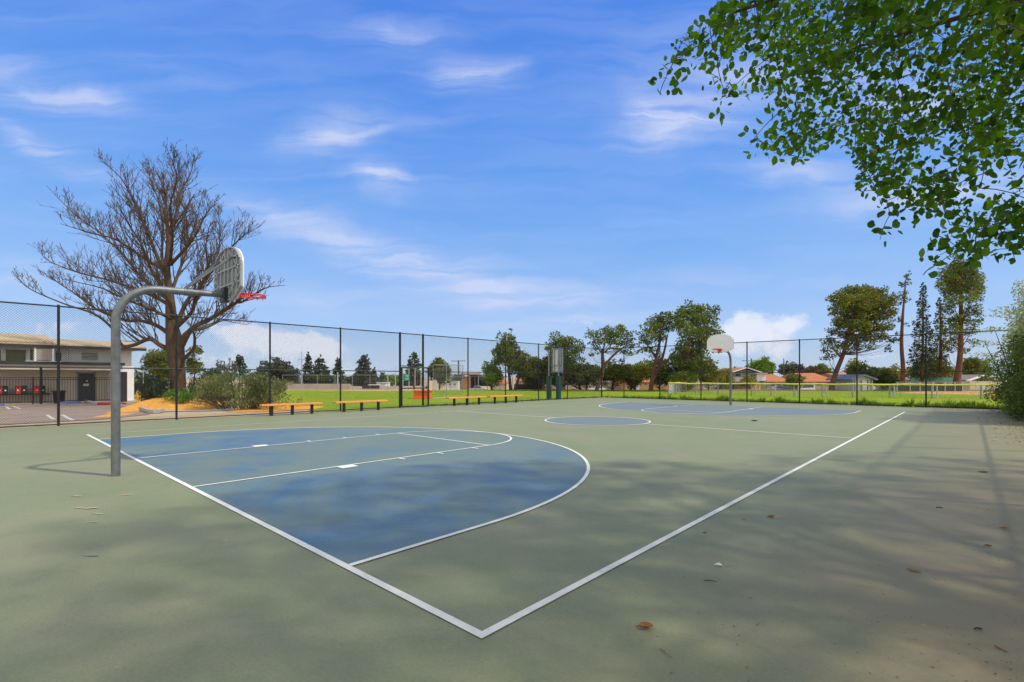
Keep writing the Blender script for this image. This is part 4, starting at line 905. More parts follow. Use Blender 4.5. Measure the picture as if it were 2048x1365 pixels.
tufts(9000, lambda i: (lambda d, u: P(u, d, 0))(37+22*random.random()**1.3, random.uniform(600, 2020)) , .05, .11, L_grass, 'grass_tufts', 'longer tufts in the mown grass field', 'grass', 6)
def s2(i):
    while True:
        p = Vector((random.uniform(-3.9, 19.0), random.uniform(31.6, 36), 0))
        if True: return p
tufts(2600, s2, .05, .13, L_grass, 'grass_tufts', 'grass tufts close behind the far fence', 'grass', 12)

# ---- hedge by the right fence
def hedge(label, pts, mat, size, n, name='hedge_shrub', seed=1, stems=10):
    b = np.mean([p[:2] for p in pts], 0); root = thing(name, label, 'shrub', (b[0], b[1], 0), 'shrubs along the right fence')
    m = MB(); rr = random.Random(seed)
    for i in range(stems):
        p = pts[rr.randrange(len(pts))]; g = (p[0]*.5+b[0]*.5+.4, p[1]+rr.uniform(-.4, .4), -.05)
        c = curve([(*g, .035), ((g[0]+p[0])/2, p[1], p[2]*.55, .025), (p[0], p[1], p[2]+p[5]*.5, .008)], 4); m.tube(c[:, :3], c[:, 3], 5)
    m.build('stems', M['twig'], root)
    q = fill_blobs(pts, n); q = q[q[:, 2] > .03]; leaves('foliage', q, size*rng.uniform(.6, 1.4, len(q)), mat, root, aspect=.5); return root
hr = random.Random(5)
dk = [(RX+.35+hr.uniform(-.55, .4), y, z, .62, .75, .6) for y in np.arange(21.5, 31.2, .85) for z in (.5, 1.25, 2.0, 2.7) if hr.random() < .88 and not (z > 1.8 and y > 30)]
dk += [(RX-.55, 27.0, 1.0, .5, .7, .5), (RX-.75, 29.2, .8, .5, .6, .5), (RX-.6, 28.2, 1.9, .5, .7, .4), (RX-.9, 30.2, 1.6, .5, .6, .35), (RX-1.0, 30.4, 2.3, .4, .5, .3), (RX-.5, 25, .6, .4, .6, .5)]
hedge('dark leafy hedge bulging through the right-hand fence', dk, L_hedge, .105, 520, seed=3, stems=30)
pl2 = [(RX+.25+hr.uniform(-.4, .5), y, z, .6, .75, .55) for y in np.arange(22.0, 29.5, .9) for z in (3.2, 3.9, 4.6) if hr.random() < .85 and z < 3.6+(29.5-y)*.28]
pl2 += [(RX-.9, 27.8, 3.6, .6, .55, .14), (RX-1.2, 28.4, 3.05, .6, .5, .14), (RX-.6, 26.4, 4.3, .5, .5, .16), (RX-1.1, 29.3, 2.6, .6, .5, .16), (RX-.7, 28.8, 4.3, .5, .4, .12)]
hedge('pale feathery shrub rising above the dark hedge', pl2, L_hedgel, .10, 380, seed=4, stems=22)
# leaf litter in the far right corner
def litter():
    n = 2600; x = RX-.1-np.abs(rng.normal(0, .55, n)); y = rng.uniform(13, 31.0, n); k = rng.random(n) < (y-9)/22; x, y = x[k], y[k]
    x2 = rng.uniform(13, RX-.1, 700); y2 = 31.15-np.abs(rng.normal(0, .12, 700)); x = np.concatenate([x, x2]); y = np.concatenate([y, y2]); n = len(x)
    t, b = rand_basis(n); t[:, 2] *= .12; b[:, 2] *= .12; t /= np.linalg.norm(t, axis=1)[:, None]; b /= np.linalg.norm(b, axis=1)[:, None]
    stuff(leaves('leaf_litter', np.stack([x, y, np.full(n, .012)], 1), .06*rng.uniform(.5, 1.3, n), L_litter, basis=(t, b)), 'brown leaf litter drifted along the fences in the corner', 'litter')
litter()

# ------------------------------------------------------------------ buildings across the street
RT, FW, RZ = Vector((CS, -SN, 0)), Vector((SN, CS, 0)), -YAW
ZU = Vector((0, 0, 1))
def fbox(mb, u0, u1, v0, v1, d, D, z0=None, z1=None):
    if d >= 64.9 and D > .02: d = FAR(d); D *= 1.35 if D > 1 else 1
    za = Zat(v1, d) if z0 is None else z0
    if z0 is None and d > 66 and v1 > 774.5: za = -LOW-.05
    zb = Zat(v0, d) if z1 is None else z1
    w = (u1-u0)/FPX*d; c = P((u0+u1)/2, d)+FW*(D/2); mb.box((c.x, c.y, (za+zb)/2), (w, D, zb-za), RZ); return mb
def side_roof(mb, u0, u1, ve, vr, d, D, over=.5, hip=0.0, thick=.14):
    """roof with its ridge across the picture; hip pulls the ridge ends in"""
    d = FAR(d); D *= 1.35; ze, zr = Zat(ve, d-over), Zat(vr, d+D/2); w = (u1-u0)/FPX*d/2+.3; c = P((u0+u1)/2, d); h_ = hip*w
    def q(x, y, z): p = c+RT*x+FW*y; return (p.x, p.y, z)
    f0, f1, b0, b1 = q(-w, -over, ze), q(w, -over, ze), q(-w, D+over, ze), q(w, D+over, ze); r0, r1 = q(-w+h_, D/2, zr), q(w-h_, D/2, zr)
    dn = lambda p: (p[0], p[1], p[2]-thick)
    mb.poly([f0, f1, r1, r0]); mb.poly([b1, b0, r0, r1]); mb.poly([f0, r0, b0]); mb.poly([f1, b1, r1])
    mb.poly([dn(f0), dn(b0), dn(b1), dn(f1)])
    for a, b in ((f0, f1), (f1, b1), (b1, b0), (b0, f0)): mb.poly([dn(a), dn(b), b, a])
def front_gable(mb, u0, u1, ve, vr, d, D, over=.35, thick=.16):
    d = FAR(d); D *= 1.35 if D > 1 else 1; c = P((u0+u1)/2, d)+FW*(D/2); w = (u1-u0)/FPX*d/2; ze, zr = Zat(ve, d), Zat(vr, d); s = (zr-ze)/w
    prof = [(-w-over, ze-over*s), (0, zr), (w+over, ze-over*s), (w+over, ze-over*s+thick), (0, zr+thick), (-w-over, ze-over*s+thick)]
    mb.prism(prof, (c.x, c.y, 0), RT, ZU, FW, D+.7)
def gable_wall(mb, u0, u1, ve, vr, vb, d, D):
    d = FAR(d); D *= 1.35; c = P((u0+u1)/2, d)+FW*(D/2); w = (u1-u0)/FPX*d/2; zb_ = Zat(vb, d) if d < 66 or vb < 774.5 else -LOW-.05
    mb.prism([(-w, zb_), (w, zb_), (w, Zat(ve, d)), (0, Zat(vr, d)), (-w, Zat(ve, d))], (c.x, c.y, 0), RT, ZU, FW, D)
def window(root, u0, u1, v0, v1, d, mat='glass', frame='white'):
    f = MB(); k = .35*(v1-v0)/8
    fbox(f, u0, u1, v0, v1, d-.06, .05); fr = f.build('window', M[frame], root)
    g = MB(); e = max(.5, (v1-v0)*.11); fbox(g, u0+e, u1-e, v0+e, v1-e, d-.085, .03); g.build('pane', M[mat], fr); return fr
def part(root, name, mat, fn, *a, **k):
    m = MB(); fn(m, *a, **k); return m.build(name, M[mat], root)
GH = 'houses across the street'
def house(label, u, d): return thing('house', label, 'house', P(u, FAR(d)), GH)
VB = HY+CH*FPX/74     # row of ground level at 74 m
# grey-roofed bungalow, middle
h_ = house('bungalow with a long grey roof behind the board on green posts', 1150, 74)
part(h_, 'wall', 'beige', fbox, 1088, 1186, 764, VB, 74, 9); part(h_, 'roof', 'greyroof', side_roof, 1084, 1190, 764.5, 752, 74, 9, hip=.1)
for a, b in ((1100, 1110), (1136, 1146), (1150, 1156), (1165, 1176)): window(h_, a, b, 766.5, 771.5, 74)
part(h_, 'door', 'door', fbox, 1126, 1130.5, 767, VB, 73.95, .06)
h_ = house('tan bungalow with a brown grey roof behind the umbrella pine trunk', 1225, 75)
part(h_, 'wall', 'tanwall', fbox, 1198, 1252, 764, VB, 75, 9); part(h_, 'roof', 'greyroof', side_roof, 1194, 1257, 764.5, 752, 75, 9)
for a, b in ((1206, 1213), (1222, 1230), (1240, 1247)): window(h_, a, b, 766.5, 772, 75)
h_ = house('orange-walled house with a terracotta roof and a pale garage door', 1300, 72)
part(h_, 'wall', 'orangewall', fbox, 1250, 1337, 763.5, HY+CH*FPX/72, 72, 9); part(h_, 'roof', 'orangeroof', side_roof, 1246, 1341, 764, 749, 72, 9)
part(h_, 'garage_door', 'white', fbox, 1262, 1279, 766, HY+CH*FPX/72, 71.95, .06)
part(h_, 'chimney', 'orangewall', fbox, 1305, 1309, 746, 760, 75, .8)
window(h_, 1289, 1294, 766, 771, 72); window(h_, 1311, 1325, 766, 772, 72)
h_ = house('small house with an orange hipped roof behind the batting cage trees', 998, 78)
part(h_, 'wall', 'beige', fbox, 984, 1012, 767, 775.5, 78, 8); part(h_, 'roof', 'orangeroof', side_roof, 981, 1014, 767.5, 757, 78, 8, hip=.5); window(h_, 991, 998, 768.5, 772.5, 78)
h_ = house('beige house behind dark hedges left of the board on green posts', 1066, 80)
part(h_, 'wall', 'beige', fbox, 1036, 1092, 762, 775.3, 80, 8); part(h_, 'roof', 'orangeroof', side_roof, 1033, 1095, 762.5, 752, 80, 8); window(h_, 1046, 1054, 765, 770, 80); window(h_, 1072, 1079, 765, 770, 80)
h_ = house('grey-roofed house with a gabled garage left of the far hoop pole', 1410, 72)
part(h_, 'wall', 'tanwall', fbox, 1376, 1404, 764, 777.3, 75, 8); part(h_, 'roof', 'greyroof', side_roof, 1340, 1424, 764, 751.5, 76, 9)
def gg(m): gable_wall(m, 1400, 1440, 767, 758.5, 777.3, 71, 6)
part(h_, 'garage', 'beige', gg); part(h_, 'gable_roof', 'greyroof', front_gable, 1400, 1440, 767, 758, 70.9, 6.2)
part(h_, 'garage_door', 'white', fbox, 1406, 1434, 769, 777.3, 70.9, .07)
part(h_, 'gable_trim', 'white', front_gable, 1400, 1440, 767, 758, 70.45, -.1, thick=.10)
h_ = house('two-storey house with a grey green gable, white balcony and orange roof', 1500, 74)
def g2(m): gable_wall(m, 1466, 1514, 746, 737.5, 776.5, 74, 9)
part(h_, 'wall', 'greenwall', g2); part(h_, 'roof', 'orangeroof', front_gable, 1466, 1520, 745, 736.5, 73.9, 9.4)
part(h_, 'gable_trim', 'white', front_gable, 1466, 1520, 745, 736.5, 73.4, -.1, thick=.14)
window(h_, 1470, 1484, 746.5, 753.5, 74); window(h_, 1500, 1507, 748, 754, 74)
part(h_, 'balcony', 'white', fbox, 1514, 1532, 750, 762, 73.5, 2.5); part(h_, 'balcony_roof', 'white', fbox, 1510, 1536, 745.5, 747.3, 73, 4)
part(h_, 'balcony_post', 'white', fbox, 1514.5, 1515.5, 747.3, 750, 73.4, .12); part(h_, 'balcony_post', 'white', fbox, 1530.5, 1531.5, 747.3, 750, 73.4, .12)
part(h_, 'side_wall', 'greenwall', fbox, 1514.5, 1533, 762, 776.5, 74, 7)
part(h_, 'porch_roof', 'greyroof', side_roof, 1462, 1516, 763.5, 755, 71.5, 4, hip=.35); part(h_, 'porch_wall', 'orangewall', fbox, 1476, 1516, 764, 776.8, 72.5, 1.4)
window(h_, 1480, 1498, 768, 774, 72.4); part(h_, 'door', 'yellow', fbox, 1517, 1521, 766, 776.6, 73.9, .08)
h_ = house('low wing house with a terracotta hipped roof right of the white balcony', 1555, 76)
part(h_, 'wall', 'tanwall', fbox, 1534, 1578, 763, 776, 76, 9); part(h_, 'roof', 'orangeroof', side_roof, 1530, 1582, 763.5, 749, 76, 10, hip=.25)
for a, b in ((1541, 1549), (1555, 1561), (1566, 1573)): window(h_, a, b, 766, 772, 76, 'glass', 'fascia')
h_ = house('house with a bright terracotta hipped roof behind the leaning pine trunk', 1640, 74)
part(h_, 'wall', 'beige', fbox, 1612, 1668, 763, 776.5, 74, 9); part(h_, 'roof', 'orangeroof', side_roof, 1606, 1674, 763.5, 746.5, 74, 10, hip=.3)
for a, b in ((1618, 1624), (1634, 1642), (1653, 1661)): window(h_, a, b, 766, 771, 74, 'glass', 'fascia')
h_ = house('beige house with an orange roof and white chimney behind the blue grey shed', 1715, 73)
part(h_, 'wall', 'beige', fbox, 1676, 1748, 759, 777, 73, 9); part(h_, 'roof', 'orangeroof', side_roof, 1690, 1752, 759, 747, 73, 9); part(h_, 'chimney', 'white', fbox, 1721, 1728, 741, 753, 75, 1)
part(h_, 'upper_roof', 'orangeroof', side_roof, 1712, 1733, 741, 736, 78, 3, hip=.5); part(h_, 'upper_wall', 'beige', fbox, 1715, 1731, 741, 753, 78.2, 2.6)
window(h_, 1690, 1701, 763, 771, 73); window(h_, 1732, 1740, 764, 770, 73)
h_ = house('house with a wide terracotta gable roof behind the teal panels', 1850, 76)
part(h_, 'wall', 'beige', fbox, 1828, 1900, 756, 776, 76, 9); part(h_, 'roof', 'orangeroof', side_roof, 1826, 1906, 756.5, 742, 76, 9)
part(h_, 'gable_roof', 'orangeroof', front_gable, 1848, 1902, 754, 746, 74, 5); window(h_, 1836, 1844, 759, 765, 76)
h_ = house('low house with a pale slanting roof edge at the hedge', 1960, 66)
def g3(m): gable_wall(m, 1940, 1994, 762, 752, 779, 66, 8)
part(h_, 'wall', 'beige', g3); part(h_, 'roof', 'greyroof', front_gable, 1940, 1994, 761, 752, 65.8, 8.4); part(h_, 'roof_trim', 'white', front_gable, 1940, 1994, 761, 752, 65.4, -.1, thick=.1)
part(h_, 'garage_door', 'white', fbox, 1952, 1976, 766, 779, 65.9, .08)
h_ = house('small brown house with a dark gable far right behind the trees', 1940, 84)
def g4(m): gable_wall(m, 1922, 1956, 745, 735, 774, 84, 8)
part(h_, 'wall', 'tanwall', g4); part(h_, 'roof', 'greyroof', front_gable, 1922, 1956, 744, 734.5, 83.8, 8.4); window(h_, 1932, 1940, 748, 755, 84)
# blue grey shed
s_ = thing('garden_shed', 'pale shed with blue grey gable trim at the end of the yellow-capped fence', 'shed', P(1727, 60))
def g5(m): gable_wall(m, 1706, 1746, 760, 753, 781.5, 60, 3)
part(s_, 'wall', 'beigestucco', g5); part(s_, 'roof', 'bluegrey', front_gable, 1706, 1746, 759.5, 752.5, 59.9, 3.2, thick=.2)
for a in (1709, 1722, 1735, 1742): part(s_, 'trim', 'bluegrey', fbox, a, a+1.8, 760, 781.5, 59.93, .06)
part(s_, 'door', 'stucco', fbox, 1724.5, 1734, 763, 781.3, 59.95, .04)
# school pavilion left of the round-topped pine
v_ = thing('pavilion', 'open pavilion with a flat pink roof beside the utility pole', 'building', P(942, 120))
part(v_, 'roof', 'tanwall', fbox, 922, 960, 747, 750.5, 79, 9); part(v_, 'roof_edge', 'orangewall', fbox, 921, 961, 746.2, 748, 78.8, .2)
part(v_, 'wall', 'orangewall', fbox, 918, 938, 753, 775.2, 80, 5); part(v_, 'opening_shade', 'darkplastic', fbox, 938, 957, 750.5, 775.2, 84, 1)  # dark sheet stands in for the shaded opening under the roof
for a in (939, 956): part(v_, 'post', 'greysteel', fbox, a, a+1.2, 750.5, 775.2, 79.5, .15)
# trailer
t_ = thing('office_trailer', 'white portable trailer behind the batting cage', 'trailer', P(905, 114))
part(t_, 'body', 'white', fbox, 895, 916, 764, 775, 76, 3); part(t_, 'roof', 'stucco', fbox, 894.5, 916.5, 763, 764, 75.9, 3.2); window(t_, 898, 902, 767, 771, 76); window(t_, 908, 912, 767, 771, 76)
# tan wall, sheds and tarps across the left field
w_ = tag(part(None, 'boundary_wall', 'tanwall', fbox, 562, 700, 768, 780, 66, .3), 'low tan wall along the far side of the left field', 'wall')
w_ = tag(part(None, 'boundary_wall', 'concrete', fbox, 700, 800, 773, 780, 66, .3), 'low pale wall right of the tan wall beyond the left field', 'wall')
b_ = thing('storage_shed', 'long dark shed with a pale roof right of the layered cedar', 'shed', P(740, 105)); part(b_, 'wall', 'fascia', fbox, 724, 757, 771, 778, 65.3, .6); part(b_, 'roof', 'white', fbox, 736, 758, 769.6, 771, 65.2, .8)
b_ = thing('storage_shed', 'low white shed with a flat roof between the cedar and the gate', 'shed', P(763, 112.5)); part(b_, 'wall', 'white', fbox, 753, 771, 766, 776, 72, 3); part(b_, 'roof', 'stucco', fbox, 752, 772, 765, 766, 71.8, 3.4)
b_ = thing('storage_shed', 'grey shed with a tan roof behind the forked conifer', 'shed', P(585, 114)); part(b_, 'wall', 'stucco', fbox, 566, 588, 767, 776, 72, 3); part(b_, 'roof', 'shingle', side_roof, 564, 590, 767, 763, 72, 3)
# orange box on the field
ob = thing('equipment_box', 'bright orange equipment box on the grass behind the gate', 'box', P(845, 36.5))
part(ob, 'body', 'orange', fbox, 827, 860, 783, 797.5, 36.5, .75); part(ob, 'lid', 'orange', fbox, 825.5, 861.5, 781, 783, 36.4, .95); part(ob, 'skid', 'orange', fbox, 824.5, 862.5, 796.6, 798.3, 36.35, .12)
part(ob, 'handle_slot', 'tanwall', fbox, 836, 848, 788.6, 789.6, 36.485, .03)
struct(sheet('bare_field_strip', [G(861, 797.5), G(900, 795.2), G(960, 795.5), G(962, 794.2), G(890, 793.6), G(860, 796)], -.02, M['ground']))

# ------------------------------------------------------------------ backstop and batting cage, masts and poles
def thin_mesh(mb, a, b, z0, z1, step=.6, r=.012): 
    L = (b-a).length; t = (b-a)/L
    for k in range(int(L/step)+1): p = a+t*(k*step); mb.tube([(p.x, p.y, z0), (p.x, p.y, z1)], r, 3, caps=False)
    for z in np.arange(z0, z1, step): mb.tube([(a.x, a.y, z), (b.x, b.y, z)], r, 3, caps=False)
def cage():
    root = thing('batting_cage', 'grey steel-framed netted batting cage right of the gate', 'batting cage', P(890, 46))
    pts = [(866, 730, 58), (893, 732, 42), (926, 731, 50), (902, 730, 60)]
    top = [P3(u, v, d) for u, v, d in pts]
    for q in top: MB().tube([(q.x, q.y, -.05), (q.x, q.y, q.z)], .03, 8).build('post', M['greysteel'], root, smooth=True)
    fr = MB()
    for i in range(4): a, b = top[i], top[(i+1) % 4]; fr.tube([a, b], .022, 6)
    fr.build('top_frame', M['greysteel'], root)
    for i in range(3):
        m = MB(); a, b = top[i].copy(), top[i+1].copy(); z1 = min(a.z, b.z); thin_mesh(m, Vector((a.x, a.y, 0)), Vector((b.x, b.y, 0)), .05, z1, .30, .003); m.build('netting', M['greysteel'], root)
cage()
def backstop():
    root = thing('backstop', 'chain-link baseball backstop seen through the gate', 'backstop', P(825, 60))
    us = (806, 818, 830, 842, 852)
    top = []
    for u in us: a = P(u, 60); zt = Zat(737 if u < 835 else 742, 60); top.append(Vector((a.x, a.y, zt))); MB().tube([(a.x, a.y, -.05), (a.x, a.y, zt)], .05, 6).build('post', M['lightpole'], root)
    m = MB()
    for a, b in zip(top[:-1], top[1:]): m.tube([a, b], .03, 5)
    m.tube([P3(818, 733, 60), P3(840, 745, 56)], .03, 5)
    m.build('top_rail', M['greysteel'], root); m = MB(); thin_mesh(m, P(806, 60), P(852, 60), .05, Zat(742, 60), .3, .004); m.build('chain_link_mesh', M['greysteel'], root)
backstop()
def field_fence(label, us, d, h, gap=True):
    root = thing('field_fence', label, 'fence', P(us[0], d)); pp = [P(u, d) for u in us]
    for p in pp: MB().tube([(p.x, p.y, -.05), (p.x, p.y, h)], .035, 6).build('post', M['greysteel'], root)
    m = MB(); m.tube([(pp[0].x, pp[0].y, h), (pp[-1].x, pp[-1].y, h)], .025, 5); m.build('top_rail', M['greysteel'], root)
    m = MB(); thin_mesh(m, pp[0], pp[-1], .03, h, .3, .004); m.build('chain_link_mesh', M['greysteel'], root)
field_fence('grey chain-link fence at the far edge of the left field', [565, 600, 635, 670, 705, 740, 775, 800], 64.5, 1.9)
field_fence('grey chain-link fence beyond the batting cage and the pavilion', [900, 925, 950, 975, 1000, 1025], 65, 1.7)
tag(part(None, 'hedge_row', 'darkplastic', fbox, 1028, 1084, 769, 779.5, 65, .05), 'dark screened fence below the round-topped pine', 'fence')
def pole(label, u, vt, d, r, mat='wood', arms=(), name='utility_pole', cat='utility pole', group='utility poles in the distance', base=None):
    if d >= 66: r *= 1.2; arms = [(v, w*1.5) for v, w in arms]
    d = FAR(d); b = P(u, d); zt = Zat(vt, d); root = thing(name, label, cat, (b.x, b.y, 0), group); MB().tube([(b.x, b.y, -.1 if d < 66 else -LOW-.1), (b.x, b.y, zt)], [r, r*.7], 7).build('pole', M[mat], root, smooth=True)
    for v, w in arms:
        z = Zat(v, d); m = MB(); m.bar(b+RT*-w+ZU*z+FW*-.12, b+RT*w+ZU*z+FW*-.12, .12, .14)
        m.build('crossarm', M[mat], root)
        for s in (-.9, -.45, .45, .9): q = b+RT*(w*s)+FW*-.12; MB().tube([(q.x, q.y, z), (q.x, q.y, z+.28)], .05, 5).build('insulator', M['greysteel'], root)
pole('tall thin mast with a short crossbar left of the conifer pair', 603.5, 703, 70, .13, 'lightpole', [(720, .45)])
pole('wooden utility pole with one crossarm behind the batting cage', 917, 721, 82, .2, 'wood', [(722.5, 1.2)])
pole('utility pole with two crossarms behind the two-storey house', 1503, 717, 95, .18, 'wood', [(722, 1.9), (727, .8)])
pole('thin utility pole between the two terracotta roofs', 1567.5, 717, 90, .12, 'wood')
pole('short pale pole beside the thin topped conifer', 675.5, 745, 70, .13, 'lightpole', name='light_pole', cat='pole')
pole('pale thin pole left of the gate', 791, 734, 78, .09, 'lightpole', name='light_pole', cat='pole')
pole('slender pole by the bright small tree', 776, 749, 80, .07, 'lightpole', name='light_pole', cat='pole')
pole('short pole with a lamp beside the pavilion', 1588, 726, 100, .1, 'lightpole', [(727, .7)], name='light_pole', cat='pole')
pole('white sign post right of the gabled garage', 1397, 760, 68, .06, 'yellow', name='marker_post', cat='post')

# ------------------------------------------------------------------ cars
def car(label, u0, u1, d, mat, van=False, rot=0):
    L = 4.4; w = 1.75; d = d*1.53; c = P((u0+u1)/2, d, -LOW+.01); root = thing('parked_car', label, 'car', tuple(c), 'cars parked along the street')
    ex = RT if rot == 0 else (RT*math.cos(rot)+FW*math.sin(rot)); ez = Vector((-ex.y, ex.x, 0)); L = max(3.6, (u1-u0)/FPX*d); k = L/4.4
    body = [(-2.2, .28), (-2.2, .72), (-2.05, .86), (-1.1, .93), (1.0, .95), (1.95, .90), (2.2, .72), (2.2, .28)]
    if van: body = [(-2.2, .28), (-2.2, .85), (-1.5, 1.0), (2.1, 1.05), (2.2, .28)]
    cab = [(-1.15, .9), (-.45, 1.42), (.75, 1.45), (1.65, .9)] if not van else [(-1.55, .95), (-.9, 1.75), (2.0, 1.8), (2.12, .95)]
    m = MB(); m.prism([(a*k, b) for a, b in body], tuple(c), ex, ZU, ez, w); bd = m.build('body', M[mat], root, bevel=.05)
    m = MB(); m.prism([(a*k, b) for a, b in cab], tuple(c), ex, ZU, ez, w*.88); m.build('cabin', M[mat], root, bevel=.05)
    m = MB(); zc = np.mean([b for a, b in cab]); g = [((a-.05)*.86*k+.02, .95+(b-.95)*.86 if b > 1 else .99) for a, b in cab]; m.prism(g, tuple(c), ex, ZU, ez, w*.9); m.build('windows', M['glass'], root)
    for s in (-1, 1):
        for x in (-1.38, 1.36):
            q = c+ex*(x*k)+ez*(s*(w/2-.08)); wh = MB(); wh.tube([q-ez*.1+ZU*.32, q+ez*.1+ZU*.32], .32, 16); wo = wh.build('wheel', M['tire'], root)
            hb = MB(); hb.tube([q-ez*.108+ZU*.32, q+ez*.108+ZU*.32], .19, 12); hb.build('rim', M['chrome'], wo)
    for s in (-1, 1):
        q = c+ex*(-2.18*k)+ez*(s*.6)+ZU*.68; m = MB(); m.box((q.x, q.y, q.z), (.12, .3, .14), math.atan2(ex.y, ex.x)); m.build('headlight', M['white'], root)
        q = c+ex*(2.18*k)+ez*(s*.6)+ZU*.70; m = MB(); m.box((q.x, q.y, q.z), (.12, .3, .14), math.atan2(ex.y, ex.x)); m.build('tail_light', M['red'], root)
car('red car parked left of the board on green posts', 1077, 1110, 68, 'carred')
car('pale hatchback parked beside the umbrella pine trunk', 1185, 1204, 69, 'carwhite')
car('dark saloon parked below the low wing house', 1555, 1592, 67, 'cardark')
car('silver car parked behind the dark saloon', 1538, 1570, 70, 'carsilver')
car('white van parked below the terracotta hipped roof', 1594, 1625, 69, 'carwhite', van=True)
car('dark car in the driveway of the gabled garage', 1430, 1452, 69, 'cardark')
car('white car behind the chain-link fence left of the gate', 790, 806, 68, 'carwhite')
car('silver car beside the trailer behind the batting cage', 946, 962, 69, 'carsilver')
car('small white car by the tan wall', 668, 684, 68.5, 'carwhite', rot=.4)
m = MB()
for du in (0, 5): fbox(m, 1690+du, 1693.5+du, 774, 780, 64, .3)
tag(m.build('orange_barrier', M['orange']), 'orange plastic barrier on the kerb by the shed', 'barrier')

# ------------------------------------------------------------------ yellow-capped outfield fence, dugout, teal panels
def outfield():
    pts = [(1372, 783.6), (1348, 785.5), (1337, 788.3), (1352, 789.6), (1392, 790), (1436, 790.3), (1503, 791.3), (1542, 791.8), (1588, 792.6), (1644, 793.7), (1705, 794.8), (1779, 795.8), (1864, 797), (1962, 798.6), (2070, 800)]
    P0 = [G(*p) for p in pts]; root = thing('outfield_fence', 'low grey chain-link outfield fence with a bright yellow cap', 'fence', P0[0]); hh = 1.0
    for p in P0: MB().tube([(p.x, p.y, -.05), (p.x, p.y, hh)], .05, 7).build('post', M['greysteel'], root, smooth=True)
    for p in P0[6:]: MB().tube([(p.x+.28, p.y+.2, -.05), (p.x+.28, p.y+.2, hh)], .045, 7).build('post', M['lightpole'], root, smooth=True)
    cap, ms = MB(), MB()
    fine = [Vector(q[:3]) for q in curve([(*p, 1) for p in P0], 5)]
    cap.tube([(p.x, p.y, hh+.02+.02*math.sin(i*.9)) for i, p in enumerate(fine)], .06, 8); cap.build('yellow_cap', M['yellowcap'], root, smooth=True)
    for a, b in zip(P0[:-1], P0[1:]): chain(ms, a, b, .02, hh, pitch=.12, r=.0035)
    ms.build('chain_link_mesh', M['greysteel'], root)
outfield()
dg = thing('dugout_fence', 'dark screened dugout fence behind the infield clay', 'fence', P(1860, 56))
part(dg, 'screen', 'darkplastic', fbox, 1796, 1926, 772, 782.5, 56, .05)
for a in (1794, 1820, 1840, 1866, 1890, 1910, 1925): part(dg, 'post', 'lightpole', fbox, a, a+1, 765, 783, 55.9, .05)
part(dg, 'top_rail', 'greysteel', fbox, 1792, 1927, 764.3, 765.3, 55.9, .05); m = MB(); a, b = P(1794, 56.1), P(1926, 56.1); thin_mesh(m, a, b, .1, Zat(765, 56), .2, .008); m.build('chain_link_mesh', M['greysteel'], dg)
tp = thing('slatted_panels', 'row of teal slatted panels above the dugout fence', 'panel', P(1866, 60))
for i in range(7):
    a = 1821+i*12.6; part(tp, 'panel', 'teal', fbox, a, a+12.0, 755.6, 764.4, 60, .06)
for a in (1820.5, 1864, 1908.5): part(tp, 'post', 'lightpole', fbox, a, a+1.2, 755, 781, 60.1, .08)

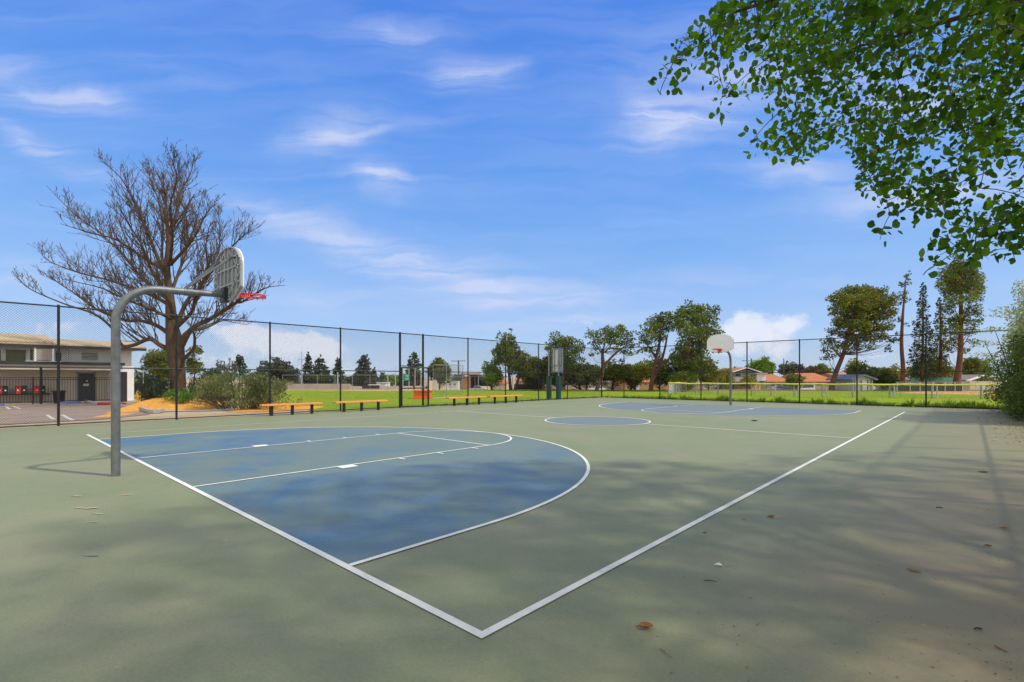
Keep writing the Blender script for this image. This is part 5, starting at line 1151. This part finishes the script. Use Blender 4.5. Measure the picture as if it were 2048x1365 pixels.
# ------------------------------------------------------------------ school building on the left
BX = -25.6
def by_(u, X=BX): return P(u, onx(u, X)).y
def bz(u, v, X=BX): return Zat(v, onx(u, X))
def xbox(mb, y0, y1, z0, z1, x0, x1): mb.box(((x0+x1)/2, (y0+y1)/2, (z0+z1)/2), (abs(x1-x0), abs(y1-y0), abs(z1-z0)))
def school():
    root = thing('school_building', 'long low grey building with tan tiled roofs behind the picket railing', 'building', (BX-4, -4, 0))
    y1, y0 = by_(265), -14.0
    ze = bz(265, 699); z2 = bz(200, 728.5)
    def w(name, mat, *a, parent=root, bevel=0): m = MB(); xbox(m, *a); return m.build(name, M[mat], parent, bevel=bevel)
    wall = w('wall', 'stucco', y0, y1, z2-.1, ze, BX-8, BX-.3)
    w('lower_wall', 'beigestucco', y0, y1-1.2, 0-.05, z2-.1, BX-8, BX-1.0)
    w('end_wall', 'whitewall', y1-1.2, y1+.05, -.05, bz(258, 733), BX-8, BX+.2)
    # main roof with a shallow slope and dark fascia
    m = MB(); e0, zr = BX+.55, ze+.52; yy = by_(292, BX+.5)
    m.prism([(e0, ze+.14), (BX-4.2, ze+.74), (BX-9.4, ze+.14), (BX-9.4, ze), (e0, ze)], (0, (y0+yy)/2, 0), (1, 0, 0), (0, 0, 1), (0, 1, 0), yy-y0); m.build('roof', M['shingle'], root)
    w('fascia', 'fascia', y0, yy+.01, ze-.12, ze+.06, e0+.001, e0+.06)
    w('soffit', 'fascia', y0, yy-.05, ze-.06, ze-.005, BX-.3, e0)
    # stepped higher roof section at the left
    ys = by_(106, BX)
    m = MB(); m.prism([(BX+.3, ze+.30), (BX-4.2, ze+.98), (BX-9, ze+.34), (BX-9, ze+.2), (BX+.3, ze+.2)], (0, (y0+ys)/2, 0), (1, 0, 0), (0, 0, 1), (0, 1, 0), ys-y0); m.build('upper_roof', M['shingle'], root)
    # walkway canopy
    yc = by_(252, BX+1.4); zc = bz(200, 731)
    w('canopy', 'fascia', y0, yc, zc, zc+.16, BX-.3, BX+1.1); w('canopy_soffit', 'beigestucco', y0, yc-.1, zc-.34, zc-.01, BX-1, BX+.9)
    # clerestory windows
    def win(u0, u1, v0, v1, mat, frame='white'):
        a, b = by_(u0), by_(u1); f = w('window', frame, a, b, bz(u0, v1), bz(u0, v0), BX-.31, BX-.25)
        w('pane', mat, a+.06, b-.06, bz(u0, v1)+.06, bz(u0, v0)-.06, BX-.27, BX-.235, parent=f); return f
    win(-40, 5, 697, 726, 'oliveglass'); win(9, 55, 697, 724, 'oliveglass', 'stucco'); win(58, 69, 697, 725, 'oliveglass')
    win(110, 126, 703, 725, 'glass', 'stucco')
    f = win(162, 199, 703, 722, 'oliveglass', 'stucco'); lv = MB()
    a, b = by_(163), by_(198)
    for k in range(6): z = bz(163, 720)+k*.09; xbox(lv, a, b, z, z+.03, BX-.24, BX-.2)
    lv.build('louvre', M['stucco'], f)
    for u in (135, 138.5, 215): w('downpipe', 'white', by_(u), by_(u+1.8), z2, ze-.1, BX-.29, BX-.2)
    # air conditioning box on its white frame
    a, b = by_(72), by_(102); box = w('air_conditioner', 'beigestucco', a, b, bz(72, 721), bz(72, 698), BX-.3, BX+.5)
    g = MB()
    for k in range(9): y = a+(b-a)*(k+.5)/9; xbox(g, y-.02, y+.02, bz(72, 720), bz(72, 699), BX+.5, BX+.53)
    g.build('grille', M['tanwall'], box)
    fr = MB(); xbox(fr, a-.5, b+.45, bz(72, 724.5), bz(72, 722.6), BX-.2, BX+.6)
    for y in (a-.06, b+.06): xbox(fr, y-.05, y+.05, bz(72, 722.6), bz(72, 696), BX+.4, BX+.55)
    xbox(fr, a-.1, b+.1, bz(72, 696.5), bz(72, 695), BX-.2, BX+.55); fr.build('frame', M['white'], box)
    # door with a round wreath and paper notices
    a, b = by_(157, BX-1), by_(188, BX-1); z1 = bz(170, 747, BX-1)
    dr = w('door', 'door', a, b, -.05, z1, BX-1.0, BX-.93); w('door_frame', 'bluegrey', a-.08, a, -.05, z1+.08, BX-1, BX-.9, parent=dr); w('door_frame', 'bluegrey', b, b+.08, -.05, z1+.08, BX-1, BX-.9, parent=dr)
    xx = BX-.92; yq, zq = by_(172, xx), bz(172, 763, xx)
    MB().tube([(xx, yq, zq), (xx+.03, yq, zq)], .17, 20).build('wreath', M['darkplastic'], dr); MB().tube([(xx+.03, yq+.03, zq+.02), (xx+.036, yq+.03, zq+.02)], .06, 12).build('wreath_centre', M['white'], dr)
    for u in (169, 174.5): yy2 = by_(u, xx); w('notice', 'white', yy2-.07, yy2+.07, bz(u, 772.5, xx), bz(u, 767.5, xx), xx, xx+.01, parent=dr)
    # ledge the lockers stand on
    w('ledge', 'fascia', y0, by_(100, BX-.6), .48, .54, BX-1.0, BX-.3)
school()
def xz(u, X): return P(u, onx(u, X)).y
def cabinet(u0, u1, mat, label):
    X = -25.75; a, b = xz(u0, X), xz(u1, X); c = (a+b)/2; z1 = bz(30, 772, X)
    root = thing('recycling_cabinet', label, 'cabinet', (X, c, .54), 'red and black cabinets on the ledge')
    m = MB(); m.box((X, c, (.54+z1)/2), (.5, b-a-.02, z1-.54)); m.build('body', M[mat], root, bevel=.02)
    m = MB(); m.tube([(X+.25, c, z1-.28), (X+.256, c, z1-.28)], .045, 12); m.build('emblem', M['white'], root)
    m = MB(); m.box((X+.254, c, z1-.08), (.012, (b-a)*.6, .05)); m.build('slot', M['darkplastic'], root)
cabinet(-6, 4.5, 'red', 'red cabinet cut by the left edge of the picture'); cabinet(4.8, 16.5, 'darkplastic', 'black cabinet beside the red one at the left edge')
cabinet(30, 42, 'red', 'middle red cabinet on the ledge'); cabinet(42.3, 54, 'darkplastic', 'black cabinet right of the middle red one')
cabinet(67, 79, 'red', 'right red cabinet next to the railing post'); cabinet(79.3, 90.5, 'darkplastic', 'black cabinet behind the railing post, rightmost of the row')
def bin_():
    X = -23.9; c = xz(118, X); r = thing('waste_bin', 'black waste bin standing by the blue kerb', 'bin', (X, c, 0))
    MB().lathe((X, c, 0), [(.24, -.02), (.30, .62), (.31, .66)], 18).build('body', M['darkplastic'], r, smooth=True); MB().lathe((X, c, .66), [(.34, 0), (.34, .06), (.28, .09)], 18).build('rim', M['fascia'], r, smooth=True)
bin_()
def railing():
    X = -23.3; y1 = xz(243, X); y0 = -14; root = thing('picket_railing', 'black picket railing between the parking lot and the building', 'railing', (X, y1, 0)); zt = bz(120, 755.5, X); zb = .12
    for z in (zt, zb, zt-.12): MB().tube([(X, y0, z), (X, y1, z)], .022, 6).build('rail', M['black'], root)
    m = MB(); y = y1
    while y > y0: m.bar((X, y, zb), (X, y, zt), .02, .02); y -= .125
    m.build('pickets', M['black'], root)
    for u in (245, 189, 66, -40): y = xz(u, X); MB().bar((X+.0, y, -.05), (X+.0, y, zt+.06), .055, .055).build('post', M['black'], root)
    y = xz(82, X); MB().tube([(X, y, -.05), (X, y, bz(82, 735, X))], .06, 8).build('tall_post', M['black'], root)
    p = MB(); y = xz(243, X); p.box((X+.1, y, .95), (.06, .55, 1.95)); p.build('end_panel', M['fascia'], root)
railing()
# hydrant, fire connection post, dark fence behind
def hydrant():
    b = P(277, 31.5); r = thing('fire_hydrant', 'yellow fire hydrant beside the white end wall', 'fire hydrant', (b.x, b.y, 0)); k = .72
    MB().lathe((b.x, b.y, 0), [(.19, -.02), (.19, .05), (.13, .08), (.125, .62*k), (.17, .63*k), (.17, .68*k), (.14, .70*k)], 14).build('barrel', M['yellow'], r, smooth=True)
    MB().lathe((b.x, b.y, .70*k), [(.14, 0), (.135, .1), (.09, .18), (.03, .21), (.03, .27), (.01, .28)], 14).build('bonnet', M['yellow'], r, smooth=True)
    for s in (-1, 1):
        q = b+RT*(s*.12)+ZU*.40; e = b+RT*(s*.26)+ZU*.40; MB().tube([q, e], .065, 10).build('outlet', M['yellow'], r); 
    q = b+FW*-.1+ZU*.36; e = b+FW*-.27+ZU*.36; MB().tube([q, e], .085, 10).build('front_outlet', M['yellow'], r)
hydrant()
def redpost():
    b = P(295, 33); r = thing('fire_connection_post', 'red post with white labels next to the yellow hydrant', 'post', (b.x, b.y, 0)); MB().tube([(b.x, b.y, -.05), (b.x, b.y, .98)], .10, 10).build('post', M['red'], r, smooth=True)
    for z in (.55, .82): q = b+FW*-.105; MB().box((q.x, q.y, z), (.12, .012, .13), RZ).build('label_plate', M['white'], r)
redpost()
tag(part(None, 'panel_fence', 'darkplastic', fbox, 262, 302, 767, 797, 37, .06), 'dark panel fence behind the yellow hydrant', 'fence')
pole('white pole behind the panel fence, left of the pair', 286.5, 740, 38, .035, 'lightpole', name='light_pole', cat='pole', group='pale poles behind the panel fence')
pole('short white pole behind the panel fence, above the red post', 300, 750, 38, .035, 'lightpole', name='light_pole', cat='pole', group='pale poles behind the panel fence')

# ------------------------------------------------------------------ broad-leaved trees along the right side
POLY = [(1440, -400), (1428, 10), (1345, 85), (1300, 150), (1300, 210), (1400, 180), (1425, 245), (1480, 275), (1490, 320), (1600, 330), (1655, 300), (1705, 310), (1712, 390), (1760, 405), (1735, 455), (1770, 492), (1868, 432), (1900, 425), (1830, 520), (1830, 560), (1900, 552), (2000, 520), (2070, 545), (2600, 545), (2600, -400)]
HOLE = [(1890, 345), (2070, 300), (2070, 425), (1950, 425)]
def inpoly(u, v, poly):
    u, v = np.asarray(u), np.asarray(v); ins = np.zeros(u.shape, bool); n = len(poly)
    for i in range(n):
        x0, y0 = poly[i]; x1, y1 = poly[(i+1) % n]
        if y0 == y1: continue
        c = ((y0 > v) != (y1 > v)) & (u < (x1-x0)*(v-y0)/(y1-y0)+x0); ins ^= c
    return ins
def visible_ok(p, marg=0):
    u, v, d = PROJ(p); inf = (d > .2) & (u > -120) & (u < 2170) & (v > -120) & (v < 1500)
    return np.where(inf, inpoly(u, v, POLY) & (d > 2.4), True)
def broad(label, base, limbs, center, radii, nclu, per, seed, lsize=(.045, .095), extra=(), zmin=2.2, nframe=0):
    rg = np.random.default_rng(seed); rr = random.Random(seed); root = thing('broad_leaf_tree', label, 'tree', base, 'leafy trees along the right fence')
    m = MB(); tw = MB(); nodes = []
    tr = curve([(base[0], base[1], -.2, .26), (base[0]-.05, base[1], 1.2, .2), (base[0]-.1, base[1]+.05, 2.6, .18), (base[0]-.1, base[1]+.1, 4.2, .14), (base[0]-.2, base[1]+.1, 6.2, .09), (base[0]-.1, base[1], 8.4, .04)], 5)
    m.tube(tr[:, :3], tr[:, 3], 10)
    for e, z0 in limbs:
        a = (base[0]-.1, base[1]+.05, z0, .075); e = np.array(e, float); mid = (np.array(a[:3])+e)/2+np.array([0, 0, .5])
        c = curve([a, (*mid, .04), (*e, .012)], 8); m.tube(c[:, :3], c[:, 3], 7)
        for q in c[3:]: nodes.append(q[:3])
    for q in tr[10:]: nodes.append(q[:3])
    m.build('trunk', M['bark'], root, smooth=True); nodes = np.array(nodes)
    C = []; nin = nout = 0
    while nout < nclu or nin < nframe:
        k = rg.normal(size=3); k /= np.linalg.norm(k); q = np.array(center)+k*np.array(radii)*rg.random()**.42
        if q[2] < zmin or not bool(visible_ok(q)): continue
        u, v, d = PROJ(q); inside = bool(d > .8 and -60 < u < 2110 and v > -60)
        if inside and (nin >= nframe or (inpoly(u, v, HOLE) and rg.random() < .8)): continue
        if not inside and nout >= nclu: continue
        nin += inside; nout += not inside; C.append(q)
    C = np.array(C+[np.array(e) for e in extra]); P_, S_, T_ = [], [], []
    order = np.argsort(np.min(np.linalg.norm(C[:, None]-nodes[None], axis=2), 1)); nd = [n for n in nodes]
    for i in order:
        q = C[i]; arr = np.array(nd); dist = np.linalg.norm(arr-q, axis=1)+np.maximum(0, q[2]-arr[:, 2])*.0; a = arr[np.argmin(dist)]; L = np.linalg.norm(q-a)
        if L > .05:
            mid = (a+q)/2+rg.normal(0, .05, 3)*L+np.array([0, 0, .08*L]); t = np.linspace(0, 1, 6)[:, None]; c = (1-t)**2*a+2*t*(1-t)*mid+t*t*q
            if bool(np.all(visible_ok(c))): tw.tube(c, np.linspace(max(.004, min(.012, L*.006)), .0025, 6), 4, caps=False)
            nd += [c[3], c[5]]
            k = per; f = 1-rg.random(k)*min(1, .55/max(L, .3)); cc = (1-f[:, None])**2*a+2*f[:, None]*(1-f[:, None])*mid+f[:, None]**2*q
        else: k = per; cc = np.repeat(q[None], k, 0)
        cc = cc+rg.normal(0, .11, (k, 3)); P_.append(cc)
    pts = np.concatenate(P_); ok = visible_ok(pts); pts = pts[ok]; n = len(pts)
    t = rg.normal(size=(n, 3)); t[:, 2] -= .7; t /= np.linalg.norm(t, axis=1)[:, None]; g = rg.normal(size=(n, 3)); g[:, :2] *= 1.0; b = np.cross(t, g); b /= np.linalg.norm(b, axis=1)[:, None]
    leaves('crown', pts, rg.uniform(lsize[0], lsize[1], n), L_big, root, shape='leaf', aspect=.72, basis=(t, b))
    tw.build('twigs', M['twig'], root); print(label, n)
broad('leafy green tree overhanging the court from the right', (20.6, 3.6, 0),
      [((15.9, 2.3, 4.6), 3.6), ((16.4, 4.6, 5.2), 3.0), ((17.6, 6.8, 5.6), 3.6), ((18.2, 5.6, 4.2), 2.6), ((18.0, .8, 5.4), 4.2), ((20.2, 8.0, 6.0), 4.0), ((22.5, 4.6, 6.6), 4.2), ((20.8, .2, 6.2), 4.4), ((17.9, 3.3, 7.6), 5.0), ((18.6, 8.2, 3.6), 2.4), ((17.4, 2.2, 5.4), 3.8)],
      (19.9, 3.5, 6.0), (5.0, 5.6, 3.7), 3100, 19, 41, nframe=500,
      extra=[P3(1330, 160, 4.2), P3(1320, 190, 4.3), P3(1350, 120, 4.2), P3(1420, 60, 4.6), P3(1440, 200, 4.6), P3(1500, 290, 4.6), P3(1560, 300, 4.8), P3(1740, 340, 4.2), P3(1780, 430, 4.2), P3(1760, 480, 4.3), P3(1850, 545, 4.0), P3(1900, 530, 4.2), P3(1960, 500, 4.3), P3(2030, 500, 4.4), P3(1800, 390, 4.6), P3(1850, 420, 4.5)]+[P3(u_, v_, 3.8+.3*(i_ % 4)) for i_, (u_, v_) in enumerate([(1870, 470), (1900, 450), (1930, 470), (1960, 450), (1990, 470), (2020, 440), (2045, 470), (1880, 510), (1920, 500), (1950, 525), (1990, 500), (2030, 520), (2060, 490), (1860, 540), (2010, 460), (1940, 490)])])
broad('leafy tree standing by the right fence behind the camera', (20.4, -4.6, 0),
      [((16.6, -4.2, 5.2), 3.4), ((17.6, -1.9, 5.6), 3.8), ((18.6, -7, 5.4), 3.6), ((22.4, -4, 6.4), 4.2), ((18.2, -4.8, 7.6), 5)], (19.5, -4.0, 6.2), (4.2, 4.4, 3.4), 1700, 20, 43)
broad('leafy tree farther along outside the right fence', (23.4, 9.9, 0),
      [((20.8, 9.4, 5.0), 3.4), ((21.2, 11.8, 5.4), 3.6), ((23.8, 12.8, 5.8), 3.8), ((25.8, 9.8, 6.2), 4.2), ((22.6, 7.6, 6.4), 4.4)], (22.9, 9.8, 6.2), (3.7, 3.7, 3.2), 1000, 18, 44)

# ------------------------------------------------------------------ leaves and scraps lying on the court
GD = 'leaves and scraps on the court'
def scrap(name, label, cat, u, v, L, wd, mat, curl=.3, rz=0., z=.006):
    c = G(u, v); m = MB(); n = 8; ca, sa = math.cos(rz), math.sin(rz); i0 = 0; rr = random.Random(int(u))
    for i in range(n+1):
        t = i/n; w = wd*.5*(math.sin(math.pi*min(1, t*.92+.05))**.7); x = (t-.5)*L
        for s in (-1, 0, 1):
            y = s*w; zz = z+abs(s)*curl*w*1.4+curl*L*.22*(2*t-1)**2+rr.uniform(0, .003); m.v.append((c.x+x*ca-y*sa, c.y+x*sa+y*ca, zz))
    for i in range(n):
        for s in (0, 1): a = i*3+s; m.f.append((a, a+1, a+4, a+3))
    m.bar((c.x+(-L*.5)*ca, c.y-L*.5*sa, z+curl*L*.2), (c.x-(L*.72)*ca, c.y-L*.72*sa, z+curl*L*.28), .004, .004)
    o = m.build(name, M[mat], smooth=True); sd = o.modifiers.new('solid', 'SOLIDIFY'); sd.thickness = .0015; tag(o, label, cat, GD); return o
M['brownleaf'] = MAT('dry brown leaf', (.20, .065, .02), .7, col2=(.33, .13, .04), scale=30)
M['tanleaf'] = MAT('dry tan leaf', (.30, .17, .05), .75, col2=(.42, .27, .09), scale=30)
M['chip'] = MAT('pale wood chip', (.50, .42, .26), .8)
M['darkleaf'] = MAT('dark dead leaf', (.045, .035, .022), .8)
scrap('dry_leaf', 'largest curled brown leaf in the near right foreground', 'leaf', 1292, 1258, .085, .055, 'brownleaf', .55, .75)
scrap('dry_leaf', 'oval tan leaf lying alone in the brown stained right foreground', 'leaf', 1830, 1144, .075, .045, 'tanleaf', .25, .0)
scrap('dry_leaf', 'small orange brown leaf just right of the long sideline', 'leaf', 1543, 1036, .075, .05, 'brownleaf', .5, .9)
scrap('dry_leaf', 'tiny tan leaf left of the orange brown one near the sideline', 'leaf', 1490, 1040, .04, .03, 'tanleaf', .3, .2)
scrap('dry_leaf', 'dark leaf close to the inside of the brown stain, far right', 'leaf', 1968, 946, .12, .06, 'darkleaf', .3, .5)
scrap('dry_leaf', 'small brown leaf at the right edge of the court', 'leaf', 2010, 1059, .07, .05, 'tanleaf', .5, .4)
scrap('dry_leaf', 'little reddish leaf right of the oval tan leaf', 'leaf', 1977, 1094, .045, .035, 'brownleaf', .4, .1)
scrap('dry_leaf', 'dark scrap of leaf between the halfcourt line and the far blue area', 'leaf', 1509, 843, .22, .12, 'darkleaf', .4, .6)
scrap('dry_leaf', 'dark leaf in the bottom right foreground', 'leaf', 1958, 1261, .04, .022, 'darkleaf', .3, .7)
scrap('dry_leaf', 'small dark leaf just inside the sideline shadow', 'leaf', 1411, 1067, .035, .018, 'darkleaf', .3, .9)
scrap('bark_strip', 'long grey brown bark strip in the left foreground', 'bark strip', 184, 1113, .13, .022, 'tanwall', .15, .72)
scrap('paper_scrap', 'crumpled white paper scrap on the shaded green court', 'paper', 1438, 1134, .05, .04, 'white', .6, .3)
scrap('paper_scrap', 'tiny white paper scrap at the far right of the court', 'paper', 1991, 881, .10, .06, 'white', .4, .1)
scrap('paper_scrap', 'white speck of paper by the far fence corner', 'paper', 1858, 822, .18, .08, 'white', .4, .1)
for i, (u, v, L, w, lab) in enumerate(((155, 994, .14, .03, 'pale wood chip left of the hoop pole base, uppermost of a small group'), (160, 1017, .12, .03, 'small pale wood chip, leftmost of the group below the hoop pole'), (183, 1018, .14, .045, 'widest pale wood chip in the group below the hoop pole'),
        (197, 1029, .12, .02, 'thin pale wood chip just under the widest one'), (188, 1046, .11, .018, 'lowest thin pale wood chip below the hoop pole'), (254, 991, .12, .03, 'pale wood chip lying alone below and right of the hoop pole'))):
    scrap('wood_chip', lab, 'wood chip', u, v, L, w, 'chip', .08, .6+.25*(i % 3))
def twig(label, u0, v0, u1, v1, mat='tanleaf', r=.003):
    a, b = G(u0, v0), G(u1, v1); mid = (a+b)/2+Vector((random.uniform(-.008, .008), random.uniform(-.008, .008), .003))
    tag(MB().tube([a+ZU*.006, mid+ZU*.006, b+ZU*.006], [r, r, r*.6], 5).build('fallen_twig', M[mat]), label, 'twig', GD)
twig('straw coloured twig near the bottom centre right', 1320, 1299, 1344, 1316)
twig('thin dark twig right of the paper scrap', 1408, 1163, 1433, 1165, 'darkleaf')
twig('brown twig in the bottom right corner', 1990, 1294, 2015, 1307, 'brownleaf', .004)
twig('short pale twig above the straw coloured one', 1514, 1252, 1518, 1245)
twig('dark twig on the far right of the court', 1872, 1016, 1886, 1017, 'darkleaf', .005)
# fine grit
n = 1300; uu = rng.uniform(1250, 2048, n); vv = rng.uniform(850, 1365, n); keep = rng.random(n) < ((uu-1150)/900)
g_ = np.array([G(a, b) for a, b, k in zip(uu, vv, keep) if k]); t, b = rand_basis(len(g_)); t[:, 2] *= .2; b[:, 2] *= .2
g_[:, 2] = .006; stuff(leaves('court_grit', g_, rng.uniform(.004, .02, len(g_)), L_litter, basis=(t, b)), 'fine crumbs of leaf and grit on the right of the court', 'grit')
